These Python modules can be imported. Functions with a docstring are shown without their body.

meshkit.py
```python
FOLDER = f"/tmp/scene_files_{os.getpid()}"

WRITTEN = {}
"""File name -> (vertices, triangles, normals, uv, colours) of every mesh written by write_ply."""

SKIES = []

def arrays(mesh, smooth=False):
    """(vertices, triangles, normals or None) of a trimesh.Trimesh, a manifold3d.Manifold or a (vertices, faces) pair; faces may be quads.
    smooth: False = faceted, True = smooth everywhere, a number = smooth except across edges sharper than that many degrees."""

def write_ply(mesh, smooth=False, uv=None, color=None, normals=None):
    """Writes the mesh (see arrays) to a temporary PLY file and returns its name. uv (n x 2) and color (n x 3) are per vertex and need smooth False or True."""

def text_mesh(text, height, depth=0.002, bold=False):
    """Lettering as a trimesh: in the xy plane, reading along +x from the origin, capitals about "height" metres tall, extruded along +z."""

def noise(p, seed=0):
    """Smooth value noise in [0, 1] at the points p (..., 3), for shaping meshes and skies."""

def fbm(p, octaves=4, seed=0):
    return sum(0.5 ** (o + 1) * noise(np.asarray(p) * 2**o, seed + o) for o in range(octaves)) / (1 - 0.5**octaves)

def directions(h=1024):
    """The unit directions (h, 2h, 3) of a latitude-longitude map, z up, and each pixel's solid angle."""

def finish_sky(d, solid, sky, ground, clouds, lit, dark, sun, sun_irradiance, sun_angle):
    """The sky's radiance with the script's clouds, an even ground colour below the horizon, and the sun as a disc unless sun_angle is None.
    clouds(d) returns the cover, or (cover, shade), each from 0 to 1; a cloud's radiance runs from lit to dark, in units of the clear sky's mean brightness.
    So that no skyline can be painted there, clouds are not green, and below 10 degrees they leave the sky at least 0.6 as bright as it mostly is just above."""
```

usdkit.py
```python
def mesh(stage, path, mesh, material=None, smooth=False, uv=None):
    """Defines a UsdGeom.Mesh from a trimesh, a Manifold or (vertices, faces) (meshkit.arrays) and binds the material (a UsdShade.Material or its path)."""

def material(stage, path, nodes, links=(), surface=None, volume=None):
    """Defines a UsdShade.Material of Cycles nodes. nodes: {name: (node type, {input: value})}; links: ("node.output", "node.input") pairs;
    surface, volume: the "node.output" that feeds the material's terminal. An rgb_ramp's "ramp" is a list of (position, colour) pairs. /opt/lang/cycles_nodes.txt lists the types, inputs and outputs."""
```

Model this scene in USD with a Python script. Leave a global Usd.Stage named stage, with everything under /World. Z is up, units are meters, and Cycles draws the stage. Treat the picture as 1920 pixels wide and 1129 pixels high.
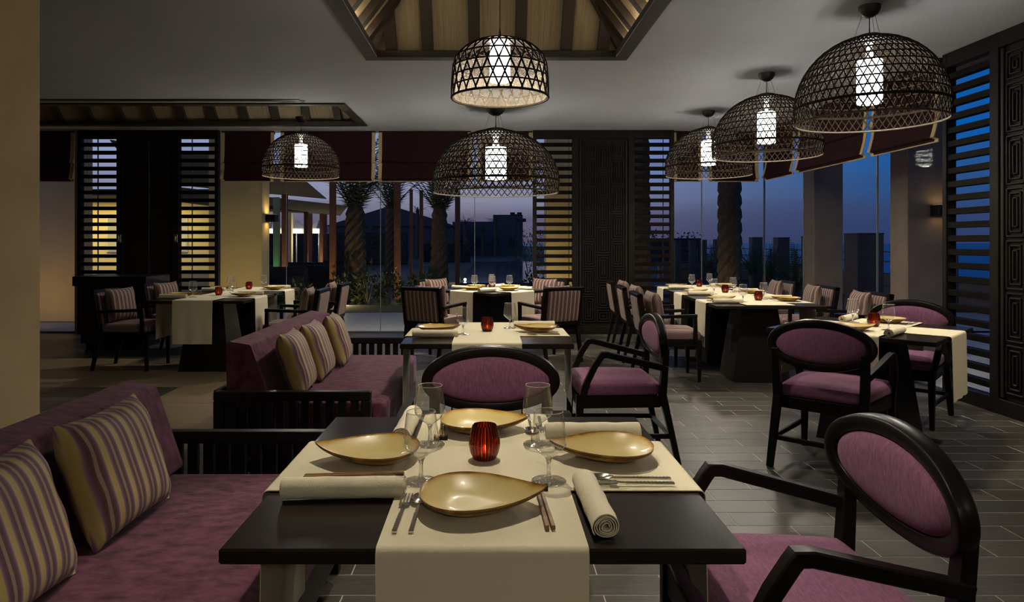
import math, random
import numpy as np
import trimesh, usdkit, meshkit
import shapely.geometry as sg
from pxr import Usd, UsdGeom, UsdLux, UsdShade, Gf, Sdf

random.seed(7)
rng = np.random.default_rng(7)
PI = math.pi
stage = Usd.Stage.CreateInMemory()
UsdGeom.SetStageUpAxis(stage, UsdGeom.Tokens.z)
UsdGeom.SetStageMetersPerUnit(stage, 1.0)
UsdGeom.Xform.Define(stage, '/World')
LOOKS = '/World/Looks'
UsdGeom.Scope.Define(stage, LOOKS)

# ------------------------------------------------------------------ camera, sky, lights, exposure
CAM_H, FPX = 1.33, 1300.0
cam = UsdGeom.Camera.Define(stage, '/World/camera')
cam.CreateHorizontalApertureAttr(36.0)
cam.CreateFocalLengthAttr(36.0 * FPX / 1920)
cam.CreateHorizontalApertureOffsetAttr(42 * 36 / 1920)
cam.CreateVerticalApertureOffsetAttr(-109.5 * 36 / 1920)
cam.CreateFStopAttr(0.0)
cam.CreateExposureAttr(0.0)
cam.CreateClippingRangeAttr((0.05, 20000.0))
cam.AddTranslateOp().Set((0, 0, CAM_H))
cam.AddRotateXOp().Set(90)

PENDANT_L = 46.0      # radiance of the glass shades of the basket lamps
SKY = 1.0
BULB = 380.0          # the bulb looking down out of each glass shade
WARM = (1.0, 0.885, 0.70)

sky = UsdLux.DomeLight.Define(stage, '/World/sky')
sky.CreateIntensityAttr(1.0)
# dusk: lilac afterglow low to the left, deep blue above and over the sea, with thin cloud bars
_sky = usdkit.material(stage, LOOKS + '/dusk_sky', {
    'tc': ('texture_coordinate', {}), 's': ('separate_xyz', {}),
    'glow': ('rgb_ramp', {'ramp': [(0, (.105, .088, .145)), (.036, (.15, .13, .20)), (.06, (.25, .255, .36)), (.12, (.29, .34, .56)), (.30, (.10, .19, .40)), (.55, (.02, .05, .14)), (1, (.010, .026, .085))]}),
    'deep': ('rgb_ramp', {'ramp': [(0, (.022, .04, .12)), (.036, (.030, .056, .15)), (.09, (.014, .09, .28)), (.14, (.003, .10, .39)), (.28, (.003, .08, .32)), (.5, (.004, .03, .12)), (1, (.006, .02, .075))]}),
    'el': ('map_range', {'from_min': 0.0, 'from_max': 1.0, 'clamp': True}),
    'az': ('map_range', {'range_type': 'smoothstep', 'from_min': -0.05, 'from_max': 0.55, 'clamp': True}),
    'mix': ('mix_color', {}),
    'map': ('mapping', {'scale': (2.2, 2.2, 26.0)}),
    'n': ('noise_texture', {'scale': 1.6, 'detail': 5.0, 'roughness': .55}),
    'cl': ('map_range', {'from_min': .50, 'from_max': .72, 'to_min': 0.0, 'to_max': .38, 'clamp': True}),
    'cm': ('mix_color', {'b': (.045, .06, .15)}),
    'b': ('background_shader', {'strength': SKY})},
    [('tc.generated', 's.vector'), ('s.z', 'el.value'), ('s.x', 'az.value'), ('el.result', 'glow.fac'), ('el.result', 'deep.fac'),
     ('az.result', 'mix.fac'), ('glow.color', 'mix.a'), ('deep.color', 'mix.b'),
     ('tc.generated', 'map.vector'), ('map.vector', 'n.vector'), ('n.fac', 'cl.value'), ('cl.result', 'cm.fac'), ('mix.result', 'cm.a'), ('cm.result', 'b.color')],
    surface='b.background')
UsdShade.MaterialBindingAPI.Apply(sky.GetPrim()).Bind(_sky)


def spot(name, pos, target, power, radius=0.03, angle=38, soft=0.5, color=WARM):
    """a recessed spotlight's own light"""
    L = UsdLux.SphereLight.Define(stage, '/World/' + name)
    L.CreateRadiusAttr(radius); L.CreateIntensityAttr(power); L.CreateColorAttr(color); L.CreateNormalizeAttr(True)
    sh = UsdLux.ShapingAPI.Apply(L.GetPrim()); sh.CreateShapingConeAngleAttr(angle); sh.CreateShapingConeSoftnessAttr(soft)
    d = np.array(target, float) - np.array(pos, float); d /= np.linalg.norm(d)
    z = -d; x = np.cross((0, 1, 0) if abs(d[2]) > .9 else (0, 0, 1), z); x /= np.linalg.norm(x); y = np.cross(z, x)
    L.AddTransformOp().Set(Gf.Matrix4d(*x, 0, *y, 0, *z, 0, *map(float, pos), 1))
    return L


# ------------------------------------------------------------------ materials
MATS = {}


def mat(name, nodes, links=(), surface=None):
    MATS[name] = usdkit.material(stage, f'{LOOKS}/{name}', nodes, links, surface=surface)
    return MATS[name]


def plain(name, col, rough=.5, metallic=0.0, spec=.5, var=0.0, vscale=8.0, bump=0.0, bscale=200.0, stretch=(1, 1, 1), sheen=0.0, rvar=0.0):
    """principled surface; var = patchy tone in object space, bump = fine relief"""
    nodes = {'p': ('principled_bsdf', {'base_color': col, 'roughness': rough, 'metallic': metallic, 'specular_ior_level': spec, 'sheen_weight': sheen})}
    links = []
    if var or bump or rvar:
        nodes['tc'] = ('texture_coordinate', {}); nodes['m'] = ('mapping', {'scale': stretch}); links += [('tc.object', 'm.vector')]
    if var:
        nodes['n'] = ('noise_texture', {'scale': vscale, 'detail': 5.0, 'roughness': .6})
        nodes['r'] = ('rgb_ramp', {'ramp': [(.28, tuple(c * (1 - var) for c in col)), (.72, tuple(c * (1 + var) for c in col))]})
        links += [('m.vector', 'n.vector'), ('n.fac', 'r.fac'), ('r.color', 'p.base_color')]
    if rvar:
        nodes['n2'] = ('noise_texture', {'scale': vscale * 1.7, 'detail': 3.0})
        nodes['mr'] = ('map_range', {'from_min': .3, 'from_max': .7, 'to_min': max(.05, rough - rvar), 'to_max': rough + rvar})
        links += [('m.vector', 'n2.vector'), ('n2.fac', 'mr.value'), ('mr.result', 'p.roughness')]
    if bump:
        nodes['bn'] = ('noise_texture', {'scale': bscale, 'detail': 3.0}); nodes['b'] = ('bump', {'strength': bump, 'distance': .002})
        links += [('m.vector', 'bn.vector'), ('bn.fac', 'b.height'), ('b.normal', 'p.normal')]
    return mat(name, nodes, links, 'p.BSDF')


def emit(name, col, strength):
    return mat(name, {'e': ('emission', {'color': col, 'strength': strength})}, [], 'e.emission')


def striped(name, period, stops, axis='x', rough=.75, sheen=.1, bump=.25):
    """stripes woven into the cloth, running across the given axis of the piece"""
    return mat(name, {
        'tc': ('texture_coordinate', {}), 's': ('separate_xyz', {}), 'd': ('math', {'math_type': 'divide', 'value2': period}), 'o': ('math', {'math_type': 'add', 'value2': 50.0}),
        'f': ('math', {'math_type': 'fraction'}), 'r': ('rgb_ramp', {'ramp': stops}),
        'n': ('noise_texture', {'scale': 260.0, 'detail': 2.0}), 'b': ('bump', {'strength': bump, 'distance': .001}),
        'p': ('principled_bsdf', {'roughness': rough, 'sheen_weight': sheen, 'specular_ior_level': .3})},
        [('tc.object', 's.vector'), (f's.{axis}', 'd.value1'), ('d.value', 'o.value1'), ('o.value', 'f.value1'), ('f.value', 'r.fac'), ('r.color', 'p.base_color'),
         ('tc.object', 'n.vector'), ('n.fac', 'b.height'), ('b.normal', 'p.normal')], 'p.BSDF')


plain('plaster_ceiling', (.41, .43, .465), .85, var=.05, vscale=1.5)
plain('plaster_beige', (.42, .31, .165), .9, var=.10, vscale=3.0, bump=.2, bscale=30)
plain('plaster_wall', (.40, .31, .20), .9, var=.06, vscale=2.0)
plain('bollard_stone', (.085, .068, .062), .85, var=.15, vscale=6)
plain('stone_column', (.20, .15, .11), .85, var=.12, vscale=4.0, bump=.3, bscale=25)
plain('dark_wood', (.0095, .0072, .0057), .5, var=.3, vscale=6, stretch=(3, 3, .6), spec=.10)
plain('black_wood', (.008, .006, .0052), .40, var=.3, vscale=6, spec=.3)
plain('chair_wood', (.007, .0052, .0044), .34, var=.3, vscale=9, spec=.16)
plain('table_wood', (.0145, .0100, .0075), .22, var=.15, vscale=3, spec=.30)
plain('frame_brown', (.021, .0145, .010), .6, var=.25, vscale=6)
plain('rafter_wood', (.036, .025, .017), .6, var=.25, vscale=7)
plain('carved_wood', (.012, .0085, .0065), .5, var=.3, vscale=9, spec=.2)
plain('louvre_wood', (.0045, .0034, .0027), .55, var=.25, vscale=9, spec=.06)
plain('maroon_cloth', (.022, .0072, .0088), .9, var=.12, vscale=4, bump=.15, bscale=300, spec=.1)
plain('cream_trim', (.44, .33, .16), .8)
plain('linen', (.64, .575, .395), .85, var=.03, vscale=5, bump=.25, bscale=500, sheen=.1)
plain('napkin_linen', (.66, .59, .42), .85, var=.05, vscale=30, bump=.4, bscale=400, sheen=.1)
plain('purple_weave', (.215, .088, .158), .85, var=.32, vscale=150, stretch=(1, 1, .22), bump=.5, bscale=420, sheen=.06, spec=.2)
plain('purple_seat', (.180, .072, .135), .85, var=.30, vscale=150, stretch=(.3, 1, 1), bump=.5, bscale=420, sheen=.06, spec=.2)
plain('purple_velvet', (.118, .038, .066), .85, var=.65, vscale=17, stretch=(1, 1.8, 1), bump=.3, bscale=160, sheen=.10, spec=.15)
plain('steel', (.62, .58, .50), .16, metallic=1.0)
plain('bronze_steel', (.30, .25, .18), .30, metallic=1.0)
plain('bamboo', (.20, .105, .035), .5, var=.3, vscale=40)
plain('cane', (.020, .0125, .0075), .8, var=.3, vscale=30, spec=.2)
plain('cane_light', (.07, .055, .038), .6, var=.2, vscale=30)
plain('canopy_metal', (.022, .018, .015), .45)
plain('wax', (.75, .62, .40), .5)
plain('grout', (.46, .42, .36), .8)
plain('terrace_stone', (.46, .44, .41), .6, var=.1, vscale=3)
plain('outdoor_ground', (.035, .032, .028), .9, var=.3, vscale=.8)
plain('lawn', (.055, .06, .02), .95, var=.3, vscale=20)
plain('palm_bark', (.075, .052, .030), .9, var=.4, vscale=14, bump=.6, bscale=30)
plain('post_wood', (.16, .062, .026), .6, var=.25, vscale=9)
mat('sail_cloth', {'d': ('diffuse_bsdf', {'color': (.24, .23, .24)}), 't': ('translucent_bsdf', {'color': (.22, .22, .25)}), 'm': ('mix_closure', {'fac': .45})}, [('d.BSDF', 'm.closure1'), ('t.BSDF', 'm.closure2')], 'm.closure')
plain('dark_building', (.060, .055, .065), .9)
plain('pale_building', (.55, .45, .21), .9)
plain('outdoor_dark', (.012, .010, .010), .7)
plain('metal_rail', (.12, .12, .13), .35, metallic=.7)
plain('glass_edge', (.10, .11, .11), .25, spec=.6)
plain('white_frame', (.5, .48, .45), .5)
mat('shade_lining', {'t': ('transparent_bsdf', {}), 'd': ('translucent_bsdf', {'color': (.55, .45, .33)}), 'f': ('diffuse_bsdf', {'color': (.5, .42, .31)}), 'm1': ('mix_closure', {'fac': .5}), 'm2': ('mix_closure', {'fac': .13})},
    [('d.BSDF', 'm1.closure1'), ('f.BSDF', 'm1.closure2'), ('t.BSDF', 'm2.closure1'), ('m1.closure', 'm2.closure2')], 'm2.closure')
emit('shade_glow', (1.0, .95, .855), PENDANT_L)
emit('neck_glow', (1.0, .93, .79), PENDANT_L * .03)
emit('led_strip', (1.0, .84, .56), 34.0)
emit('flame', (1.0, .52, .17), 46.0)
emit('lamp_amber', (1.0, .78, .34), .55)
emit('lamp_white', (1.0, .92, .70), 9.0)
emit('lamp_green', (.25, 1.0, .35), 3.0)

for i, c in enumerate([(.074, .065, .052), (.060, .053, .043), (.090, .079, .063), (.066, .058, .047)]):
    mat(f'floor_tile_{i}', {
        'tc': ('texture_coordinate', {}), 'm': ('mapping', {'scale': (3.0, 42.0, 1.0), 'location': (i * 7.3, i * 3.1, 0)}),
        'n': ('noise_texture', {'scale': 1.7, 'detail': 6.0, 'roughness': .65, 'distortion': .6}),
        'r': ('rgb_ramp', {'ramp': [(.25, tuple(x * .62 for x in c)), (.55, c), (.66, tuple(x * 1.35 for x in c)), (.74, tuple(x * 2.2 for x in c))]}),
        'b': ('bump', {'strength': .25, 'distance': .002}), 'p': ('principled_bsdf', {'roughness': .42, 'specular_ior_level': .5})},
        [('tc.object', 'm.vector'), ('m.vector', 'n.vector'), ('n.fac', 'r.fac'), ('r.color', 'p.base_color'), ('n.fac', 'b.height'), ('b.normal', 'p.normal')], 'p.BSDF')
for i, c in enumerate([(.27, .20, .115), (.25, .185, .105)]):
    plain(f'beige_tile_{i}', c, .42, var=.14, vscale=3.0, stretch=(1, 6, 1))
mat('thatch', {
    'tc': ('texture_coordinate', {}), 'uv': ('uvmap', {'attribute': 'st'}), 'm': ('mapping', {'scale': (90.0, 1.4, 1.0)}), 'n': ('noise_texture', {'scale': 1.0, 'detail': 4.0, 'roughness': .7}),
    'r': ('rgb_ramp', {'ramp': [(.25, (.16, .115, .065)), (.45, (.33, .255, .155)), (.75, (.43, .345, .22))]}), 'b': ('bump', {'strength': .7, 'distance': .004}),
    'p': ('principled_bsdf', {'roughness': .8, 'specular_ior_level': .25})},
    [('uv.UV', 'm.vector'), ('m.vector', 'n.vector'), ('n.fac', 'r.fac'), ('r.color', 'p.base_color'), ('n.fac', 'b.height'), ('b.normal', 'p.normal')], 'p.BSDF')
CR, YE, LI, PU, BR, PK = (.40, .315, .15), (.38, .28, .092), (.20, .10, .17), (.11, .045, .085), (.085, .042, .035), (.26, .16, .13)
striped('pillow_stripe', .062, [(0, YE), (.13, YE), (.19, LI), (.28, PU), (.33, BR), (.42, BR), (.44, PK), (.57, PK), (.59, BR), (.69, BR), (.75, PU), (.83, LI), (.90, CR), (1, YE)], rough=.65)
striped('chair_stripe', .052, [(0, (.085, .045, .042)), (.40, (.085, .045, .042)), (.44, (.19, .12, .105)), (.60, (.19, .12, .105)), (.64, (.34, .26, .16)), (.76, (.34, .26, .16)), (.80, (.12, .06, .065)), (1, (.085, .045, .042))])
striped('seat_stripe', .13, [(0, (.15, .082, .085)), (.55, (.15, .082, .085)), (.58, (.34, .25, .17)), (.66, (.34, .25, .17)), (.70, (.12, .06, .065)), (.86, (.19, .12, .11)), (1, (.15, .082, .085))])
mat('plate_glaze', {
    'uv': ('uvmap', {'attribute': 'st'}), 's': ('separate_xyz', {}), 'tc': ('texture_coordinate', {}), 'n': ('noise_texture', {'scale': 22.0, 'detail': 3.0}),
    'mr': ('map_range', {'from_min': .3, 'from_max': .7, 'to_min': -.035, 'to_max': .035}), 'a': ('math', {'math_type': 'add'}),
    'r': ('rgb_ramp', {'ramp': [(0, (.52, .42, .175)), (.86, (.51, .40, .155)), (.935, (.47, .325, .085)), (.98, (.36, .20, .038)), (1, (.20, .09, .02))]}),
    'p': ('principled_bsdf', {'roughness': .34, 'specular_ior_level': .28, 'coat_weight': .18, 'coat_roughness': .05})},
    [('uv.UV', 's.vector'), ('tc.object', 'n.vector'), ('n.fac', 'mr.value'), ('s.x', 'a.value1'), ('mr.result', 'a.value2'), ('a.value', 'r.fac'), ('r.color', 'p.base_color')], 'p.BSDF')
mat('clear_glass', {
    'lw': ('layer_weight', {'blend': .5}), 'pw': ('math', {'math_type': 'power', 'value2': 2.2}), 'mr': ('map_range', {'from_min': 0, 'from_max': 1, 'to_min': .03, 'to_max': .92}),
    't': ('transparent_bsdf', {'color': (.985, .985, .98)}), 'g': ('glossy_bsdf', {'color': (.98, .97, .95), 'roughness': .03}), 'd': ('diffuse_bsdf', {'color': (.8, .78, .74)}), 'm0': ('mix_closure', {'fac': .05}), 'm': ('mix_closure', {})},  # small diffuse share paints a faint haze of light into the bowl
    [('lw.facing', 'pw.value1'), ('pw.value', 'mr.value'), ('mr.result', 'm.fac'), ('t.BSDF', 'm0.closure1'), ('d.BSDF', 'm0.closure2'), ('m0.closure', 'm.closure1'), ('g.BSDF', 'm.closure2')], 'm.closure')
mat('solid_glass', {'g': ('glass_bsdf', {'color': (.99, .985, .97), 'roughness': 0.0, 'IOR': 1.45}), 't': ('transparent_bsdf', {}), 'm': ('mix_closure', {'fac': .7})}, [('t.BSDF', 'm.closure1'), ('g.BSDF', 'm.closure2')], 'm.closure')
mat('rim_highlight', {'p': ('principled_bsdf', {'base_color': (.55, .53, .49), 'roughness': .12, 'specular_ior_level': .8}), 't': ('transparent_bsdf', {}), 'm': ('mix_closure', {'fac': .7})}, [('t.BSDF', 'm.closure1'), ('p.BSDF', 'm.closure2')], 'm.closure')  # pale colour painted in for the bright highlight along the glass lip
mat('window_glass', {
    'f0': ('fresnel', {'IOR': 1.5}), 'f': ('math', {'math_type': 'multiply', 'value2': .006}), 't': ('transparent_bsdf', {'color': (.97, .98, .98)}), 'g': ('glossy_bsdf', {'color': (.9, .9, .9), 'roughness': .0}), 'm': ('mix_closure', {})},
    [('f0.fac', 'f.value1'), ('f.value', 'm.fac'), ('t.BSDF', 'm.closure1'), ('g.BSDF', 'm.closure2')], 'm.closure')
mat('votive_glass', {
    'tc': ('texture_coordinate', {}), 's': ('separate_xyz', {}), 'at': ('math', {'math_type': 'arctan2'}), 'k': ('math', {'math_type': 'multiply', 'value2': 26 / (2 * PI)}), 'o': ('math', {'math_type': 'add', 'value2': 60.0}), 'f': ('math', {'math_type': 'fraction'}),
    'red': ('rgb_ramp', {'ramp': [(0, (.44, .008, .013)), (.40, (.38, .007, .011)), (.46, (.05, .010, .008)), (.58, (.05, .010, .008)), (.64, (.75, .36, .15)), (.80, (.75, .36, .15)), (.86, (.05, .010, .008)), (.95, (.05, .010, .008)), (1, (.44, .008, .013))]}),
    't': ('transparent_bsdf', {}), 'd': ('translucent_bsdf', {}), 'm1': ('mix_closure', {'fac': .42}), 'g': ('glossy_bsdf', {'color': (.8, .75, .7), 'roughness': .05}), 'lw': ('fresnel', {'IOR': 1.5}), 'm2': ('mix_closure', {})},
    [('tc.object', 's.vector'), ('s.x', 'at.value1'), ('s.y', 'at.value2'), ('at.value', 'k.value1'), ('k.value', 'o.value1'), ('o.value', 'f.value1'), ('f.value', 'red.fac'), ('red.color', 't.color'), ('red.color', 'd.color'),
     ('t.BSDF', 'm1.closure1'), ('d.BSDF', 'm1.closure2'), ('lw.fac', 'm2.fac'), ('m1.closure', 'm2.closure1'), ('g.BSDF', 'm2.closure2')], 'm2.closure')
mat('frond_green', {'p': ('principled_bsdf', {'base_color': (.035, .055, .020), 'roughness': .6}), 't': ('translucent_bsdf', {'color': (.04, .06, .02)}), 'm': ('mix_closure', {'fac': .3})},
    [('p.BSDF', 'm.closure1'), ('t.BSDF', 'm.closure2')], 'm.closure')
mat('sea_water', {'tc': ('texture_coordinate', {}), 'n': ('noise_texture', {'scale': .25, 'detail': 6.0}), 'b': ('bump', {'strength': .35, 'distance': .6}), 'p': ('principled_bsdf', {'base_color': (.002, .055, .15), 'roughness': .35, 'specular_ior_level': .5})},
    [('tc.object', 'n.vector'), ('n.fac', 'b.height'), ('b.normal', 'p.normal')], 'p.BSDF')
mat('pool_water', {'p': ('principled_bsdf', {'base_color': (.004, .012, .05), 'roughness': .08})}, [], 'p.BSDF')


# ------------------------------------------------------------------ mesh helpers
def _chamfer_template():
    out = []
    for sx in (-1, 1):
        for sy in (-1, 1):
            for sz in (-1, 1):
                out += [(sx, sy, sz, 0), (sx, sy, sz, 1), (sx, sy, sz, 2)]
    t = np.array(out, float)

    def pts(h, c):
        v = t[:, :3] * (np.asarray(h, float) - c)
        for i in range(3):
            k = t[:, 3] == i
            v[k, i] = t[k, i] * h[i]
        return v
    hull = trimesh.convex.convex_hull(pts((1, 1.1, 1.2), .2))
    ref = pts((1, 1.1, 1.2), .2)
    idx = np.array([int(np.argmin(np.linalg.norm(ref - p, axis=1))) for p in hull.vertices])
    return pts, idx[hull.faces]


_CP, _CF = _chamfer_template()
_BOXF = trimesh.creation.box((1, 1, 1)).faces.copy()
_BOXV = trimesh.creation.box((1, 1, 1)).vertices.copy()


def box(c, s, ch=.003):
    h = np.asarray(s, float) / 2
    if ch <= 0:
        return trimesh.Trimesh(_BOXV * np.asarray(s, float) + np.asarray(c, float), _BOXF, process=False)
    ch = min(ch, h.min() * .6)
    return trimesh.Trimesh(_CP(h, ch) + np.asarray(c, float), _CF, process=False)


def bar(p0, p1, w, t, ref=(0, 0, 1), w1=None, t1=None, ch=.003):
    """a straight member from p0 to p1; w wide across, t thick along ref; tapers to w1, t1"""
    p0, p1 = np.asarray(p0, float), np.asarray(p1, float)
    L = np.linalg.norm(p1 - p0); z = (p1 - p0) / L
    x = np.cross(np.asarray(ref, float), z)
    if np.linalg.norm(x) < 1e-6:
        x = np.cross((0, 1, 0), z)
    x /= np.linalg.norm(x); y = np.cross(z, x)
    v = _CP(np.array([w / 2, t / 2, L / 2]), min(ch, w * .3, t * .3))
    k = (v[:, 2] / L + .5)[:, None]
    sc = np.hstack([1 + ((w1 or w) / w - 1) * k, 1 + ((t1 or t) / t - 1) * k])
    v[:, :2] *= sc
    return trimesh.Trimesh((p0 + p1) / 2 + v[:, :1] * x + v[:, 1:2] * y + v[:, 2:] * z, _CF, process=False)


def sweep(pts, w, t):
    """one continuous bent member in a y-z plane, w wide across x, t thick"""
    p = np.asarray(pts, float)
    d = np.diff(p, axis=0); d /= np.linalg.norm(d, axis=1, keepdims=True)
    tg = np.vstack([d[:1], d[:-1] + d[1:], d[-1:]]); tg /= np.linalg.norm(tg, axis=1, keepdims=True)
    k = np.ones(len(p)); k[1:-1] = 1 / np.maximum(np.sum(tg[1:-1] * d[:-1], axis=1), .55)
    nrm = np.cross(tg, (1.0, 0, 0)); nrm /= np.linalg.norm(nrm, axis=1, keepdims=True)
    c = .004
    sec = [(-w / 2 + c, -t / 2), (w / 2 - c, -t / 2), (w / 2, -t / 2 + c), (w / 2, t / 2 - c), (w / 2 - c, t / 2), (-w / 2 + c, t / 2), (-w / 2, t / 2 - c), (-w / 2, -t / 2 + c)]
    v = np.stack([p + (a, 0, 0) + nrm * (b * k)[:, None] for a, b in sec], 1)
    n = len(sec); f = grid_faces(len(p), n, False, True); e = (len(p) - 1) * n
    f = np.vstack([f, [[0, q + 1, q] for q in range(1, n - 1)], [[e, e + q, e + q + 1] for q in range(1, n - 1)]])
    m = trimesh.Trimesh(v.reshape(-1, 3), f, process=False)
    m.fix_normals()
    return m


def cat(*m):
    m = [x for y in m for x in (y if isinstance(y, (list, tuple)) else [y])]
    return trimesh.util.concatenate(m)


def grid_faces(a, b, wrap_a=False, wrap_b=False):
    i, j = np.meshgrid(np.arange(a if wrap_a else a - 1), np.arange(b if wrap_b else b - 1), indexing='ij')
    i2, j2 = (i + 1) % a, (j + 1) % b
    q = np.stack([i * b + j, i * b + j2, i2 * b + j2, i2 * b + j], -1).reshape(-1, 4)
    return np.vstack([q[:, [0, 2, 1]], q[:, [0, 3, 2]]])


def lathe(prof, n=32):
    """prof: (radius, z) from bottom to top"""
    prof = np.asarray(prof, float)
    a = np.arange(n) * 2 * PI / n
    v = np.stack([prof[:, 0][:, None] * np.cos(a), prof[:, 0][:, None] * np.sin(a), np.repeat(prof[:, 1][:, None], n, 1)], -1)
    f = grid_faces(len(prof), n, False, True)[:, ::-1]
    m = trimesh.Trimesh(v.reshape(-1, 3), f, process=False)
    m.merge_vertices(); m.update_faces(m.nondegenerate_faces())
    return m


def tube(pts, r, n=6, closed=False):
    p = np.asarray(pts, float)
    t = np.roll(p, -1, 0) - np.roll(p, 1, 0) if closed else np.gradient(p, axis=0)
    t /= np.linalg.norm(t, axis=1, keepdims=True) + 1e-12
    ref = np.where(np.abs(t[:, 2:]) < .9, [[0, 0, 1.]], [[1., 0, 0]])
    a = np.cross(t, ref); a /= np.linalg.norm(a, axis=1, keepdims=True) + 1e-12
    b = np.cross(t, a)
    ang = np.arange(n) * 2 * PI / n
    r = np.broadcast_to(np.asarray(r, float), (len(p),))[:, None, None]
    v = p[:, None] + r * (np.cos(ang)[None, :, None] * a[:, None] + np.sin(ang)[None, :, None] * b[:, None])
    f = grid_faces(len(p), n, closed, True)
    if not closed:
        caps = [[0, k + 1, k] for k in range(1, n - 1)] + [[(len(p) - 1) * n, (len(p) - 1) * n + k, (len(p) - 1) * n + k + 1] for k in range(1, n - 1)]
        f = np.vstack([f, caps])
    return trimesh.Trimesh(v.reshape(-1, 3), f, process=False)


def prism(poly, h):
    """2D outline (x, y) -> solid from z = 0 to h"""
    p = poly if isinstance(poly, sg.Polygon) else sg.Polygon(poly)
    return trimesh.creation.extrude_polygon(p, h)


def rbox(s, r, n=10, crown=0.0, sag=0.0):
    """a cushion: rounded box, base at z = 0, its top bulging by crown"""
    s = np.asarray(s, float); h = s / 2
    m = trimesh.creation.box((2, 2, 2))
    g = np.linspace(-1, 1, n)
    vs, fs, o = [], [], 0
    for ax in range(3):
        for sgn in (-1, 1):
            a, b = np.meshgrid(g, g, indexing='ij')
            p = np.zeros((n, n, 3)); p[..., ax] = sgn; p[..., (ax + 1) % 3] = a; p[..., (ax + 2) % 3] = b
            f = grid_faces(n, n)
            vs.append(p.reshape(-1, 3)); fs.append((f if sgn < 0 else f[:, ::-1]) + o); o += n * n
    v = np.vstack(vs); f = np.vstack(fs)
    e = np.sign(v) * np.abs(v) ** .75
    p = e * h
    inner = np.clip(p, -(h - r), h - r)
    d = p - inner; L = np.linalg.norm(d, axis=1, keepdims=True)
    p = inner + np.where(L > 1e-9, d / np.maximum(L, 1e-9) * r, 0)
    if crown:
        up = np.clip(p[:, 2] / h[2], 0, 1)
        p[:, 2] += crown * up * np.clip(1 - (p[:, 0] / h[0]) ** 2, 0, 1) ** .6 * np.clip(1 - (p[:, 1] / h[1]) ** 2, 0, 1) ** .6
    p[:, 2] += h[2]
    m = trimesh.Trimesh(p, f, process=False); m.merge_vertices(digits_vertex=6)
    if m.volume < 0:
        m.invert()
    return m


def xf(m, T):
    m = m.copy(); m.apply_transform(T); return m


def TR(x=0, y=0, z=0, rx=0, ry=0, rz=0):
    e = trimesh.transformations.euler_matrix(rx, ry, rz, 'sxyz'); e[:3, 3] = (x, y, z); return e


# ------------------------------------------------------------------ scene graph helpers
_used = {}


def numbered(parent, name):
    k = _used.get((parent, name), 0); _used[(parent, name)] = k + 1
    return name if k == 0 else f'{name}_{k:03d}'


def tag(prim, label=None, category=None, group=None, kind=None):
    for k, v in (('label', label), ('category', category), ('group', group), ('kind', kind)):
        if v:
            prim.SetCustomDataByKey(k, v)
    return prim


def thing(name, label, category, loc=(0, 0, 0), rz=0.0, group=None, kind=None, T=None, scale=None):
    x = UsdGeom.Xform.Define(stage, '/World/' + numbered('/World', name))
    place(x, loc, rz, T, scale)
    return tag(x.GetPrim(), label, category, group, kind)


def place(x, loc, rz, T, scale):
    if T is not None:
        x.AddTransformOp().Set(Gf.Matrix4d(*np.asarray(T).T.ravel().tolist()))
    else:
        x.AddTranslateOp().Set(Gf.Vec3d(*map(float, loc)))
        if rz:
            x.AddRotateZOp().Set(math.degrees(rz))
        if scale:
            x.AddScaleOp().Set(Gf.Vec3f(scale, scale, scale))


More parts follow.
